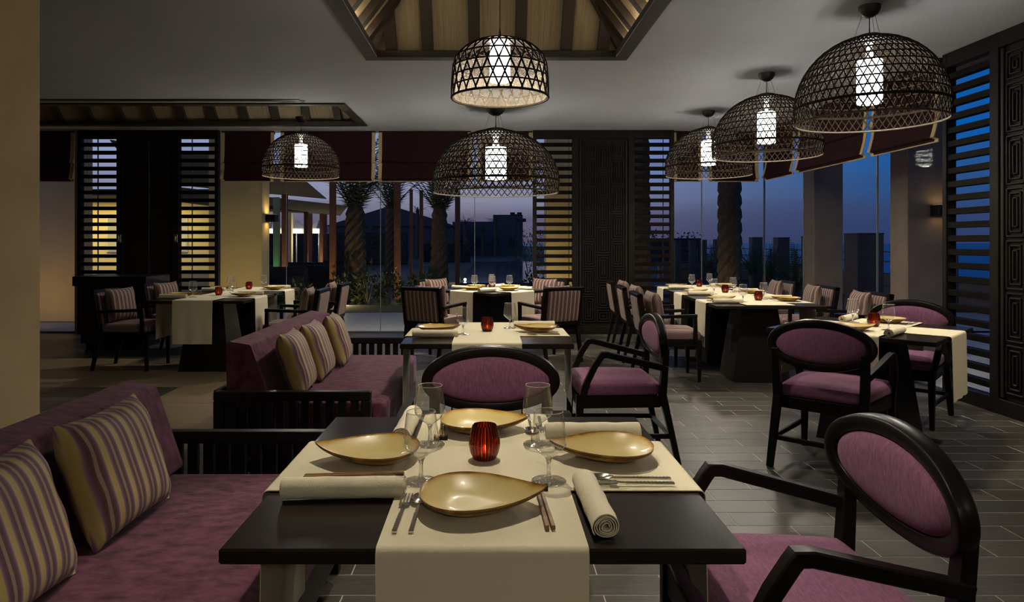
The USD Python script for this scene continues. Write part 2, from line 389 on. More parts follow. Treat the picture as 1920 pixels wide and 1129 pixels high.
def part(parent, name, mesh, material, smooth=30, label=None, kind=None, uv=None):
    path = str(parent.GetPath()); n = numbered(path, name)
    m = usdkit.mesh(stage, f'{path}/{n}', mesh, MATS[material], smooth=smooth if uv is None else True, uv=uv)
    return tag(m.GetPrim(), label, None, None, kind)


def solo(name, label, category, mesh, material, smooth=30, group=None, kind=None, uv=None, loc=None, rz=0, T=None):
    m = usdkit.mesh(stage, '/World/' + numbered('/World', name), mesh, MATS[material], smooth=smooth if uv is None else True, uv=uv)
    if loc is not None or T is not None:
        place(m, loc, rz, T, None)
    return tag(m.GetPrim(), label, category, group, kind)


def dup(src, label, loc=(0, 0, 0), rz=0.0, group=None, T=None, scale=None):
    base = src.GetName()
    while base[-4:-3] == '_' and base[-3:].isdigit():
        base = base[:-4]
    was = src.GetCustomData()
    x = UsdGeom.Xform.Define(stage, '/World/' + numbered('/World', base)) if src.GetTypeName() == 'Xform' else UsdGeom.Mesh.Define(stage, '/World/' + numbered('/World', base))
    r = x.GetPrim()
    r.GetReferences().AddInternalReference(src.GetPath())
    x.ClearXformOpOrder()
    for a in list(r.GetAttributes()):
        pass
    op = x.AddTransformOp(opSuffix='put')
    if T is None:
        T = TR(*loc, rz=rz)
        if scale:
            T = T @ np.diag([scale, scale, scale, 1.0])
    op.Set(Gf.Matrix4d(*np.asarray(T).T.ravel().tolist()))
    x.SetXformOpOrder([op])
    if src.GetTypeName() == 'Xform':
        r.SetInstanceable(True)
    return tag(r, label, was.get('category'), group or was.get('group'), was.get('kind'))


class Kind:
    """one of a kind is built, the others reference it"""
    def __init__(self, build):
        self.build, self.first = build, None

    def put(self, label, loc=(0, 0, 0), rz=0.0, group=None, T=None, scale=None):
        if T is None:
            T = TR(*loc, rz=rz)
            if scale:
                T = T @ np.diag([scale, scale, scale, 1.0])
        if self.first is None:
            self.first = self.build(label, T, group)
            return self.first
        return dup(self.first, label, group=group, T=T)


# ================================================================== THE ROOM
CEIL = 2.967
BACK = 10.23        # glazed far wall
SIDE = 4.05         # glazed side wall
XL, YN = -7.3, -4.2

# floor: dark wood-look tiles in half bond, a beige L-shaped path on the far left
floor = thing('floor', 'floor of dark wood-look ceramic tiles with a beige stone path', 'floor', kind='structure')
part(floor, 'grout_bed', box(((XL + SIDE + .2) / 2, (YN + BACK + .1) / 2, -.0512), (SIDE - XL + .4, BACK - YN + .2, .10), 0), 'grout', smooth=False)
PATHS = sg.MultiPolygon([sg.box(-2.85, 1.2, -1.95, 6.38), sg.box(XL, 6.38, -1.95, 7.97)]).buffer(0)
TW, TL, GAP = .16, .492, .005
rows = []
y0 = 2.616 - 27 * TW
for r in range(int((BACK - y0) / TW) + 1):
    ya = y0 + r * TW
    off = .0 if (r % 2) else TL / 2
    x0 = 1.66 + off - 19 * TL
    k = 0
    while True:
        xa = x0 + k * TL; k += 1
        if xa > SIDE + .1:
            break
        if xa + TL < XL:
            continue
        rows.append((max(xa, XL), ya, min(xa + TL, SIDE + .1), min(ya + TW, BACK)))
near, rest = [], []
for (xa, ya, xb, yb) in rows:
    t = sg.box(xa + GAP / 2, ya + GAP / 2, xb - GAP / 2, yb - GAP / 2)
    if t.intersects(PATHS):
        t = t.difference(PATHS)
    if t.is_empty or t.area < 2e-4:
        continue
    cy, cx = (ya + yb) / 2, (xa + xb) / 2
    px, py = 918 + cx * FPX / max(cy, .1), 455 + CAM_H * FPX / max(cy, .1)
    vis = cy > 2.3 and -60 < px < 1980 and py < 1190 and t.geom_type == 'Polygon' and t.area > .02
    (near if vis else rest).append((math.hypot(cx, cy), t, xa, xb, ya, yb))
near.sort(key=lambda q: q[0])
rest += near[296:]
for d, t, xa, xb, ya, yb in near[:296]:
    x1, y1, x2, y2 = t.bounds
    part(floor, 'tile', box(((x1 + x2) / 2, (y1 + y2) / 2, -.004), (x2 - x1, y2 - y1, .008), .0012), f'floor_tile_{random.randrange(4)}', smooth=False)
for q in range(4):
    ms = []
    for d, t, *_ in rest[q::4]:
        for g in (t.geoms if hasattr(t, 'geoms') else [t]):
            x1, y1, x2, y2 = g.bounds
            ms.append(box(((x1 + x2) / 2, (y1 + y2) / 2, -.004), (x2 - x1, y2 - y1, .008), 0))
    part(floor, 'distant_tile', cat(ms), f'floor_tile_{q}', smooth=False, kind='stuff')
for (xa, xb, ya, yb, sx, sy) in ((-2.85, -1.95, 1.2, 6.38, .9, .6475), (XL, -1.95, 6.38, 7.97, .669, .795)):
    nx, ny = int(round((xb - xa) / sx)), int(round((yb - ya) / sy))
    for i in range(nx):
        for j in range(ny):
            part(floor, 'path_tile', box((xa + (i + .5) * (xb - xa) / nx, ya + (j + .5) * (yb - ya) / ny, -.004), ((xb - xa) / nx - .003, (yb - ya) / ny - .003, .0086), .001), f'beige_tile_{(i + j) % 2}', smooth=False)

# ceiling with two hipped recesses lined with reed panels
ceiling = thing('ceiling', 'grey plaster ceiling with two timber-framed recesses lined with reed matting', 'ceiling', kind='structure')
R1 = (-1.10, 1.22, 2.90, 6.17)
R2 = (-6.85, -1.70, 8.12, 9.67)
slab = sg.box(XL - .1, YN, SIDE + .12, BACK + .1)
for (a, b, c, d) in (R1, R2):
    slab = slab.difference(sg.box(a, c, b, d))
part(ceiling, 'plaster_slab', xf(prism(slab, .09), TR(z=CEIL)), 'plaster_ceiling', smooth=False)
part(ceiling, 'slot_vent', box((-4.6, 7.94, CEIL - .002), (4.85, .075, .012), .002), 'black_wood')
part(ceiling, 'slot_rim', box((-4.6, 8.0, CEIL - .004), (4.95, .022, .016), .002), 'white_frame')


def recess(R, slope, rafters_x, rafters_y, frame_w):
    x0, x1, yn, yf = R
    z0 = CEIL + .055
    # frame of four beams
    for (c, s) in ((((x0 + x1) / 2, yf - frame_w / 2, CEIL + .012), (x1 - x0, frame_w, .06)), (((x0 + x1) / 2, yn + frame_w / 2, CEIL + .012), (x1 - x0, frame_w, .06)),
                   ((x0 + frame_w / 2, (yn + yf) / 2, CEIL + .012), (frame_w, yf - yn - 2 * frame_w, .06)), ((x1 - frame_w / 2, (yn + yf) / 2, CEIL + .012), (frame_w, yf - yn - 2 * frame_w, .06))):
        part(ceiling, 'frame_beam', box(c, s, .004), 'frame_brown')
    run = min(x1 - x0, yf - yn) / 2
    lift = math.hypot(1, slope)
    sides = [((x0, yf), (1, 0), (0, -1), x1 - x0, rafters_x), ((x1, yn), (-1, 0), (0, 1), x1 - x0, rafters_x),
             ((x0, yn), (0, 1), (1, 0), yf - yn, rafters_y), ((x1, yf), (0, -1), (-1, 0), yf - yn, rafters_y)]
    for (o, e, n, L, raf) in sides:
        O, E = np.array([*o, z0]), np.array([*e, 0.0])
        U = np.array([*n, slope]) / lift
        N = np.cross(E, U)
        if N[2] > 0:
            N = -N               # towards the room
        hip = sg.Polygon([(0, 0), (L, 0), (L - run, run * lift), (run, run * lift)]) if L > 2 * run + 1e-6 else sg.Polygon([(0, 0), (L, 0), (L / 2, run * lift)])

        def put(poly, h0, h1, name, material):
            for g in (poly.geoms if hasattr(poly, 'geoms') else [poly]):
                if g.is_empty or g.geom_type != 'Polygon' or g.area < 1e-4:
                    continue
                m = prism(g, h1 - h0); v = m.vertices
                w = O + v[:, :1] * E + v[:, 1:2] * U + (v[:, 2:] + h0) * N
                mm = trimesh.Trimesh(w, m.faces, process=False)
                if mm.volume < 0:
                    mm.invert()
                uv = np.stack([v[:, 0], v[:, 1]], 1) if material == 'thatch' else None
                if uv is not None:
                    f = mm.faces.ravel()
                    usd = usdkit.mesh(stage, f'{ceiling.GetPath()}/{numbered(str(ceiling.GetPath()), name)}', trimesh.Trimesh(w[f], np.arange(len(f)).reshape(-1, 3), process=False), MATS[material], smooth=False, uv=uv[f])
                else:
                    part(ceiling, name, mm, material, smooth=False)
        put(hip.buffer(.02), -.05, -.012, 'roof_board', 'frame_brown')
        at = sorted(raf)
        edges = [0] + at + [L]
        for a, b in zip(edges[:-1], edges[1:]):
            put(hip.intersection(sg.box(a, -1, b, 9)), -.012, .0, 'reed_panel', 'thatch')
        for a in at:
            put(hip.intersection(sg.box(a - .05, -1, a + .05, 9)), 0, .06, 'rafter', 'rafter_wood')
        # hip rafter along the low end of each side
        put(hip.intersection(sg.LineString([(0, 0), (run, run * lift)]).buffer(.045)), 0, .075, 'hip_rafter', 'rafter_wood')


cx1 = .06 + 1.10
recess(R1, 1.30, [cx1 + d for d in (-.926, -.605, -.195, .21, .615, .94)], [3.27 - d for d in (.33, .66, 1.06, 1.46, 1.86, 2.26, 2.66, 2.97)], .12)
recess(R2, 1.15, [.02 + .43 * k for k in range(1, 12)], [.5, .9, 1.2], .11)
for sx in (R1[0] + .05, R1[1] - .05):
    part(ceiling, 'light_strip', box((sx, 4.55, CEIL + .052), (.02, 2.75, .012), .002), 'led_strip')

# walls beyond the frame and the plaster pier on the left
tag(solo('wall_near', 'plaster wall behind the camera', 'wall', box(((XL + SIDE) / 2, YN - .06, CEIL / 2), (SIDE - XL + .3, .12, CEIL), 0), 'plaster_wall', smooth=False, kind='structure'))
solo('wall_left', 'plaster side wall of the dining room', 'wall', box((XL - .06, (YN + BACK) / 2, CEIL / 2), (.12, BACK - YN, CEIL), 0), 'plaster_wall', smooth=False, kind='structure')
solo('wall_right', 'plaster wall continuing the carved side screen', 'wall', box((SIDE + .06, (YN + 3.95) / 2, CEIL / 2), (.12, 3.95 - YN, CEIL), 0), 'plaster_wall', smooth=False, kind='structure')
solo('wall_pier', 'beige textured plaster pier beside the two-pillow sofa', 'pillar', box((-2.40, 2.52, CEIL / 2), (.98, .86, CEIL - .002), .006), 'plaster_beige', smooth=False, kind='structure')

# glazing
bounds = [XL, -5.78, -4.39, -3.0, -1.61, -.22, 1.17, 2.56, 3.13, SIDE]
for i, (a, b) in enumerate(zip(bounds[:-1], bounds[1:])):
    w = thing(f'window_{i + 1}', None, None, kind='structure')
    part(w, 'pane', box(((a + b) / 2, BACK + .006, CEIL / 2), (b - a - .008, .012, CEIL - .03), .002), 'window_glass')
    part(w, 'floor_track', box(((a + b) / 2, BACK, .012), (b - a, .04, .024), .003), 'metal_rail')
    part(w, 'glass_joint', box((b, BACK + .006, CEIL / 2), (.010, .022, CEIL - .03), .002), 'glass_edge')
    tag(w, f'tall frameless glass pane of the far glazing, {["first", "second", "third", "fourth", "fifth", "sixth", "seventh", "eighth", "ninth"][i]} from the pier side', 'window')
yb = [BACK, 8.95, 7.25, 6.08]
for i, (a, b) in enumerate(zip(yb[:-1], yb[1:])):
    w = thing(f'window_{i + 10}', f'tall frameless glass pane of the side glazing, {["first", "second", "third"][i]} from the corner', 'window', kind='structure')
    part(w, 'pane', box((SIDE + .006, (a + b) / 2, CEIL / 2), (.012, a - b - .008, CEIL - .03), .002), 'window_glass')
    part(w, 'floor_track', box((SIDE, (a + b) / 2, .012), (.04, a - b, .024), .003), 'metal_rail')
    part(w, 'glass_joint', box((SIDE + .006, a, CEIL / 2), (.022, .010, CEIL - .03), .002), 'glass_edge')
solo('trim_1', 'slim brown mullion post beside the far dark door screen', 'post', box((-6.04, BACK - .05, CEIL / 2), (.075, .06, CEIL), .004), 'plaster_wall', kind='structure')


# ------------------------------------------------------------------ timber screens with louvres
def carve(parent, cx, w, z0, z1, y, cols=3):
    """raised meander blocks: nested frames in staggered columns"""
    cw = w / cols; h = .40
    for c in range(cols):
        z = z0 + (.0 if c % 2 == 0 else -.2)
        while z < z1:
            a, b = max(z, z0) + .012, min(z + h, z1) - .012
            if b - a > .09:
                ms = []
                x0, x1 = cx - w / 2 + c * cw + .012, cx - w / 2 + (c + 1) * cw - .012
                k = 0
                while x1 - x0 > .03 and b - a > .03 and k < 4:
                    t = .013
                    ms += [box((x0 + t / 2, y, (a + b) / 2), (t, .022, b - a), .003), box((x1 - t / 2, y, (a + b) / 2), (t, .022, b - a), .003),
                           box(((x0 + x1) / 2, y, b - t / 2), (x1 - x0, .022, t), .003), box(((x0 + x1) / 2, y, a + t / 2), (x1 - x0, .022, t), .003)]
                    x0 += .032; x1 -= .032; a += .036; b -= .036; k += 1
                part(parent, 'carving', cat(ms), 'carved_wood')
            z += h


def screen(label, loc, rz, handles=False, carved=True):
    """2.05 m wide: louvre, solid leaf, louvre; local x along the screen, the room on the -y side"""
    s = thing('louvre_screen', label, 'screen', loc, rz)
    H = CEIL - .004
    L = [(-1.025, -.972), (-.455, -.36), (.36, .455), (.972, 1.025)]
    for a, b in L:
        part(s, 'stile', box(((a + b) / 2, 0, H / 2), (b - a, .09, H), .004), 'dark_wood')
    part(s, 'top_rail', box((0, 0, H - .06), (1.94, .085, .12), .003), 'dark_wood')
    part(s, 'bottom_rail', box((0, 0, .06), (1.94, .085, .12), .003), 'dark_wood')
    for a, b in ((-.972, -.455), (.455, .972)):
        n = 23
        for k in range(n):
            z = .12 + .055 + k * (H - .24 - .055) / n + .03
            part(s, 'slat', box(((a + b) / 2, 0, z), (b - a + .01, .066, .052), .003), 'louvre_wood')
    part(s, 'leaf', box((0, .012, H / 2), (.72, .05, H - .24), .003), 'dark_wood' if carved else 'black_wood')
    if carved:
        for x in (-.335, .335):
            part(s, 'bead', box((x, -.02, H / 2), (.03, .03, H - .26), .004), 'carved_wood')
        carve(s, 0, .62, .16, H - .16, -.022)
    else:
        part(s, 'meeting_stile', box((0, -.018, H / 2), (.03, .02, H - .26), .003), 'black_wood')
    if handles:
        for x in (-.41, .41):
            hd = part(s, 'handle_plate', box((x, -.055, 1.39), (.06, .012, .12), .003), 'bronze_steel', label='square metal pull plate')
            part(hd, 'pull', box((x, -.072, 1.39), (.03, .03, .07), .004), 'bronze_steel')
    return s


screen('black double-door screen with louvres and two metal pull plates behind the host stand', (-4.965, BACK - .12, 0), 0, handles=True, carved=False)
screen('carved dark timber screen with louvres in the middle of the far glazing', (1.655, BACK - .12, 0), 0)
screen('carved dark timber screen with louvres in the side wall by the corner-turned table', (SIDE - .06, 5.02, 0), -PI / 2)

# ------------------------------------------------------------------ roman blinds
BL = 'maroon roman blinds along the glazing'


def blind(label, w, loc, rz):
    b = thing('roman_blind', label, 'blind', loc, rz, BL)

    def sheet(x0, x1, d=0.0, t=.006):
        # side profile (y towards the room is negative): flat, folded out, tucked back, lower tier
        pr = [(0, 0), (-.012, -.02), (-.020, -.30), (-.040, -.44), (-.062, -.462), (-.020, -.475), (-.032, -.56), (-.058, -.66), (-.070, -.70), (-.030, -.712), (-.028, -.735)]
        P = np.array(pr); v, f = [], []
        back = P + np.array([t, 0])
        ring = np.vstack([P + np.array([-d, 0]), back[::-1] + np.array([0, 0])])
        poly = sg.Polygon(ring).buffer(0)
        m = prism(poly, x1 - x0)
        vv = m.vertices
        return trimesh.Trimesh(np.stack([vv[:, 2] + x0, vv[:, 0], vv[:, 1]], 1), m.faces, process=False)
    part(b, 'headrail', box((0, .01, -.02), (w, .05, .04), .003), 'maroon_cloth')
    part(b, 'fabric', sheet(-w / 2 + .05, w / 2 - .05), 'maroon_cloth', smooth=40)
    for s in (-1, 1):
        part(b, 'side_border', sheet(*sorted((s * w / 2, s * (w / 2 - .05))), d=.003), 'cream_trim', smooth=40)
    part(b, 'hem', box((0, -.028, -.738), (w, .014, .012), .003), 'cream_trim')
    return b


top = CEIL - .004
for a, c, lab in ((-7.25, -6.085, 'half hidden behind the beige plaster pier'), (-3.93, -3.155, 'between the black door screen and the hanging reed-recess lamp'), (-3.06, -1.675, 'behind the basket lamp under the reed recess'),
                  (-1.625, -.27, 'in the middle of the far glazing'), (-.17, .625, 'between the largest basket lamp and the carved screen'), (2.685, 3.10, 'narrow one between the carved screen and the corner'), (3.20, 3.93, 'in the glazed corner above the palm trunk')):
    blind(f'maroon roman blind with cream borders, {lab}', c - a, ((a + c) / 2, BACK - .06, top), 0)
for a, c, lab in ((9.98, 9.03, 'first along the side glazing from the corner'), (8.92, 7.30, 'widest along the side glazing'), (7.20, 6.12, 'on the side glazing against the louvred screen')):
    blind(f'maroon roman blind with cream borders, {lab}', a - c, (SIDE - .06, (a + c) / 2, top), -PI / 2)


# ================================================================== PENDANT LAMPS
def weave(R, H, n, turn, r_of, z_of, rad, steps=16):
    s = np.linspace(0, 1, steps)
    ms = []
    for k in range(n):
        for sg_ in (-1, 1):
            th = 2 * PI * k / n + sg_ * turn * s + (.0 if sg_ > 0 else PI / n * .35)
            ms.append(tube(np.stack([r_of(s) * np.cos(th), r_of(s) * np.sin(th), z_of(s)], 1), rad, 4))
    return cat(ms)


def ring(r, z, rad, n=72, sides=6):
    a = np.arange(n) * 2 * PI / n
    return tube(np.stack([r * np.cos(a), r * np.sin(a), np.full(n, z)], 1), rad, sides, closed=True)


def dome_lamp(label, T, group):
    """wide basket dome; base (z = 0) at the rim; 0.80 m below the ceiling rose at scale 1"""
    t = thing('basket_pendant', label, 'pendant lamp', T=T, group=group)
    R, Z1 = .535, .575
    ang = lambda s: s * math.radians(76)
    r_of = lambda s: np.where(s < .16, R * (.985 + .015 * np.minimum(s / .16, 1)), R * np.cos(np.maximum(s - .16, 0) / .84 * math.radians(76)))
    z_of = lambda s: np.where(s < .16, .10 * s / .16, .10 + (Z1 - .10) / math.sin(math.radians(76)) * np.sin(np.maximum(s - .16, 0) / .84 * math.radians(76)))
    part(t, 'woven_shade', weave(R, Z1, 60, .80, r_of, z_of, .0046), 'cane', smooth=True, kind='stuff')
    for i, s in enumerate((0.0, .16, .172, .25, .33, .41, .49, .57, .65, .73, .81, .88)):
        part(t, 'hoop', ring(float(r_of(np.array(s))), float(z_of(np.array(s))), .0075 if i == 0 else .0052), 'cane_light' if i == 0 else 'cane', smooth=True)
    part(t, 'cap', lathe([(.0, .552), (.125, .552), (.140, .560), (.132, .575), (.075, .600), (.02, .612), (0, .614)], 40), 'canopy_metal', smooth=40)
    part(t, 'glass_shade', lathe([(0, .125), (.084, .125), (.089, .132), (.089, .418), (.084, .425), (.03, .425), (0, .425)], 32), 'shade_glow', smooth=40)
    part(t, 'lamp_neck', lathe([(0, .426), (.026, .426), (.030, .44), (.022, .50), (.030, .55), (0, .55)], 20), 'neck_glow', smooth=40)
    part(t, 'cord', lathe([(0, .61), (.006, .61), (.005, .63), (.0035, .66), (.0035, .74), (0, .74)], 10), 'canopy_metal')
    part(t, 'ceiling_rose', lathe([(0, .722), (.030, .725), (.060, .745), (.078, .775), (.080, .800), (0, .800)], 32), 'canopy_metal', smooth=40)
    for k in range(3):
        a = 2 * PI * k / 3 + .5
        part(t, 'stay_wire', tube([(.11 * math.cos(a), .11 * math.sin(a), .575), (.05 * math.cos(a), .05 * math.sin(a), .745)], .0012, 5), 'canopy_metal')
    return t


DOME = Kind(dome_lamp)
G_L = 'woven basket dome pendants'
zr = CEIL - .80
def hang(label, x, y, z, rz, sx, sz):
    DOME.put(label, group=G_L, T=TR(x, y, z, rz=rz) @ np.diag([sx, sx, sz, 1.0]))
    bulb(x, y, z + .11 * sz, .078 * sx)


def bulb(x, y, z, r, k=1.0):
    b = UsdLux.DiskLight.Define(stage, '/World/' + numbered('/World', 'pendant_bulb'))
    b.CreateRadiusAttr(r); b.CreateIntensityAttr(BULB * k); b.CreateColorAttr(WARM); b.AddTranslateOp().Set((x, y, z))
    sh = UsdLux.ShapingAPI.Apply(b.GetPrim()); sh.CreateShapingConeAngleAttr(44); sh.CreateShapingConeSoftnessAttr(.5)


hang('large woven basket pendant over the corner-turned table by the side wall', 2.63, 4.80, zr, .2, .90, 1)
hang('woven basket pendant between its two neighbours in the row along the side glazing', 2.68, 6.71, zr, .5, .945, 1)
hang('woven basket pendant furthest along the row, in front of the glazed corner', 2.72, 8.62, zr, 1.1, .98, 1)
# the row goes on past the picture, beside and behind the camera
DOME.put('woven basket pendant of the row behind the camera', group=G_L, T=TR(2.65, -.9, zr, rz=.1) @ np.diag([.92, .92, 1, 1]))
hang('woven basket pendant at the back of the room', .3, -1.9, zr, .4, .92, 1)
hang('the biggest woven basket pendant, over the table at the middle glazing', .075, 8.40, CEIL - .80 * 1.29, .3, 1.43, 1.29)


# the same dome under the reed recess hangs on a longer flex from the ridge
hang('woven basket pendant hanging on a long flex under the long reed recess', -2.37, 8.72, 2.165, .9, .89, .93)
solo('pendant_flex', 'long black flex from the reed recess ridge to its basket lamp', 'cord', cat(lathe([(0, 2.165 + .795 * .93), (.005, 2.165 + .795 * .93), (.004, 3.93), (0, 3.93)], 8)), 'canopy_metal', T=TR(-2.37, 8.72, 0))


def drum_lamp(label, T, group):
    t = thing('drum_pendant', label, 'pendant lamp', T=T, group=group)
    R = .312
    r_of = lambda s: np.where(s < .42, R * (1 - .03 * (s / .42) ** 2), R * .97 * np.cos(np.maximum(s - .42, 0) / .58 * math.radians(76)))
    z_of = lambda s: np.where(s < .42, .19 * s / .42, .19 + .19 * np.sin(np.maximum(s - .42, 0) / .58 * math.radians(76)))
    part(t, 'woven_shade', weave(R, .40, 27, .62, r_of, z_of, .0056), 'cane', smooth=True, kind='stuff')
    for i, s in enumerate((0, .14, .28, .42, .58, .76)):
        part(t, 'hoop', ring(float(r_of(np.array(s))), float(z_of(np.array(s))), .0075 if i == 0 else .005), 'cane', smooth=True)
    part(t, 'inner_lining', lathe([(R - .014, .004), (R - .012, .004), (R - .022, .20), (R - .024, .20), (R - .014, .004)], 64), 'shade_lining', smooth=True)
    part(t, 'cap', lathe([(0, .362), (.085, .358), (.100, .362), (.09, .372), (.05, .390), (.012, .402), (0, .404)], 32), 'canopy_metal', smooth=40)
    part(t, 'glass_shade', lathe([(0, .105), (.062, .105), (.067, .112), (.067, .335), (.06, .342), (0, .342)], 28), 'shade_glow', smooth=40)
    part(t, 'cord', lathe([(0, .40), (.008, .40), (.006, .43), (.003, .45), (.003, 1.95), (0, 1.95)], 8), 'canopy_metal')
    return t


drum_lamp('woven drum pendant hanging from the big reed recess above the table by the three-pillow sofa', TR(.067, 4.47, 2.263), None)
bulb(.067, 4.47, 2.263 + .095, .058, 1.5)


# ================================================================== FURNITURE
def table_build(label, T, group):
    t = thing('dining_table', label, 'table', T=T, group=group)
    part(t, 'tabletop', box((0, 0, .735), (1.0, 1.0, .030), .004), 'table_wood')
    # flared hollow pedestal: four boards
    a, b, h = .17, .26, .72
    v = np.array([(-b, -b, 0), (b, -b, 0), (b, b, 0), (-b, b, 0), (-a, -a, h), (a, -a, h), (a, a, h), (-a, a, h)])
    for i in range(4):
        j = (i + 1) % 4
        o = np.array([v[i], v[j], v[j + 4], v[i + 4]])
        inn = o * np.array([.93, .93, 1.0])
        part(t, 'pedestal_side', trimesh.convex.convex_hull(np.vstack([o, inn])), 'black_wood', smooth=False)
    return t


TABLE = Kind(table_build)
GT = 'square dark pedestal dining tables'
# tables: key -> (centre, rotation, phrase)
T1, T2, T3 = (-.0135, 1.81), (-.015, 4.47), (2.60, 4.74)
T5 = (.03, 8.55)
rot4 = -.05
T4 = [(2.60 + .05 * k * 1.02, 6.83 + k * 1.02) for k in range(3)]
T6 = [(-2.95, 7.40), (-2.95, 8.45)]
TABLE.put('square dark table closest to the camera, set for four', (*T1, 0), 0, GT)
TABLE.put('square dark table beside the three-pillow sofa', (*T2, 0), 0, GT)
TABLE.put('square dark table turned on its corner by the louvred side wall', (*T3, 0), PI / 4, GT)
TABLE.put('square dark table turned on its corner under the biggest basket lamp', (*T5, 0), PI / 4, GT)
for k, w in enumerate(('end nearest the oval chairs', 'middle of the three', 'end against the far glazing')):
    TABLE.put(f'square dark table in the three-table row, {w}', (*T4[k], 0), rot4, GT)
for k, w in enumerate(('nearer the three-pillow sofa', 'against the far glazing')):
    TABLE.put(f'square dark table of the pair by the host stand, {w}', (*T6[k], 0), 0, GT)


def runner_mesh(L, h0, h1, w=.40, lift=0.0, seed=0):
    """a cloth lying along y over the table, hanging h0 at -y and h1 at +y"""
    r = .014
    pts = []
    def arc(cy, sgn):
        return [(cy + sgn * r * math.sin(a), .7525 + lift - r + r * math.cos(a)) for a in np.linspace(0, PI / 2, 6)]
    yl, yr = -L / 2, L / 2
    if h0:
        a = arc(yl, -1)[::-1]
        pts += [(yl - r, z) for z in np.linspace(.7525 - h0, .7525 - r - .01, 8)] + a
    else:
        pts += [(yl, .7525 + lift)]
    pts += [(y, .7525 + lift) for y in np.linspace(yl, yr, 12)[1:-1]]
    if h1:
        pts += arc(yr, 1) + [(yr + r, z) for z in np.linspace(.7525 - h1, .7525 - r - .01, 8)[::-1]]
    else:
        pts += [(yr, .7525 + lift)]
    P = np.array(pts)
    n = 17
    x = np.linspace(-w / 2, w / 2, n)
    t = np.gradient(P, axis=0); nn = np.stack([-t[:, 1], t[:, 0]], 1); nn /= np.linalg.norm(nn, axis=1, keepdims=True) + 1e-12
    hang = np.clip((.735 - P[:, 1]) / .35, 0, 1)
    rr = np.random.default_rng(seed)
    ph = rr.uniform(0, 6, 3)
    wav = .006 * np.sin(x[None] * 16 + ph[0]) * hang[:, None] + .004 * np.sin(x[None] * 27 + ph[1]) * hang[:, None]
    side = np.where(P[:, 0] < 0, -1, 1)[:, None]
    outs = []
    for off in (0, .0022):
        Y = P[:, 0][:, None] + nn[:, 0][:, None] * off + side * (np.abs(wav) + hang[:, None] * .004)
        Z = P[:, 1][:, None] + nn[:, 1][:, None] * off
        X = x[None] * (1 - .02 * hang[:, None])
        outs.append(np.stack([np.broadcast_to(X, Y.shape), Y, np.broadcast_to(Z, Y.shape)], -1).reshape(-1, 3))
    m = len(P)
    f = grid_faces(m, n)
    allv = np.vstack(outs); o = m * n
    F = [f, f[:, ::-1] + o]
    for i in range(m - 1):
        for j in (0, n - 1):
            q = [i * n + j, (i + 1) * n + j, (i + 1) * n + j + o, i * n + j + o]
            if j == 0:
                q = q[::-1]
            F.append(np.array([[q[0], q[1], q[2]], [q[0], q[2], q[3]]]))
    for j in range(n - 1):
        for i in (0, m - 1):
            q = [i * n + j, i * n + j + 1, i * n + j + 1 + o, i * n + j + o]
            if i:
                q = q[::-1]
            F.append(np.array([[q[0], q[1], q[2]], [q[0], q[2], q[3]]]))
    tm = trimesh.Trimesh(allv, np.vstack(F), process=False)
    if tm.volume < 0:
        tm.invert()
    return tm


def runner(label, c, rz, L=1.0, h0=.43, h1=.43, w=.40, lift=0.0, seed=0):
    solo('table_runner', label, 'table runner', runner_mesh(L, h0, h1, w, lift, seed), 'linen', smooth=50, group='cream linen table runners', loc=(*c, 0), rz=rz)


LIFT = .0035
runner('cream runner hanging over the near edge of the table closest to the camera', T1, 0, lift=LIFT, seed=1)
runner('cream cross runner from sofa side to armchair side of the table closest to the camera', T1, PI / 2, seed=2)
runner('cream runner over the near edge of the table beside the three-pillow sofa', T2, 0, lift=LIFT, seed=3)
runner('cream cross runner from the three-pillow sofa to the opposite armchair', T2, PI / 2, seed=4)
runner('cream runner hanging towards the louvred side wall', T3, PI / 4, h0=.40, h1=.36, seed=5)
runner('cream runner between the two oval chairs by the side wall', T3, -PI / 4, h0=.20, h1=.20, lift=LIFT, seed=6)
runner('cream runner under the biggest lamp, hanging towards the three-pillow sofa', T5, -PI / 4, h0=.36, h1=.36, lift=LIFT, seed=7)
runner('cream runner under the biggest lamp, hanging towards the oval armchairs', T5, PI / 4, h0=.36, h1=.36, seed=8)
for k, w in enumerate(('nearest the oval chairs', 'in the middle', 'at the far glazing')):
    runner(f'cream cross runner on the row of three tables, {w}', T4[k], PI / 2 + rot4, seed=10 + k)
runner('long flat cream runner down the middle of the three-table row', T4[1], rot4, L=3.02, h0=0, h1=0, w=.44, lift=LIFT, seed=14)
runner('long cream runner down the paired tables by the host stand', (T6[0][0], 7.925), 0, L=2.06, h0=.43, h1=.43, lift=LIFT, seed=15)
for k, w in enumerate(('nearer the three-pillow sofa', 'at the far glazing')):
    runner(f'cream cross runner on the pair of tables by the host stand, {w}', T6[k], PI / 2, seed=16 + k)


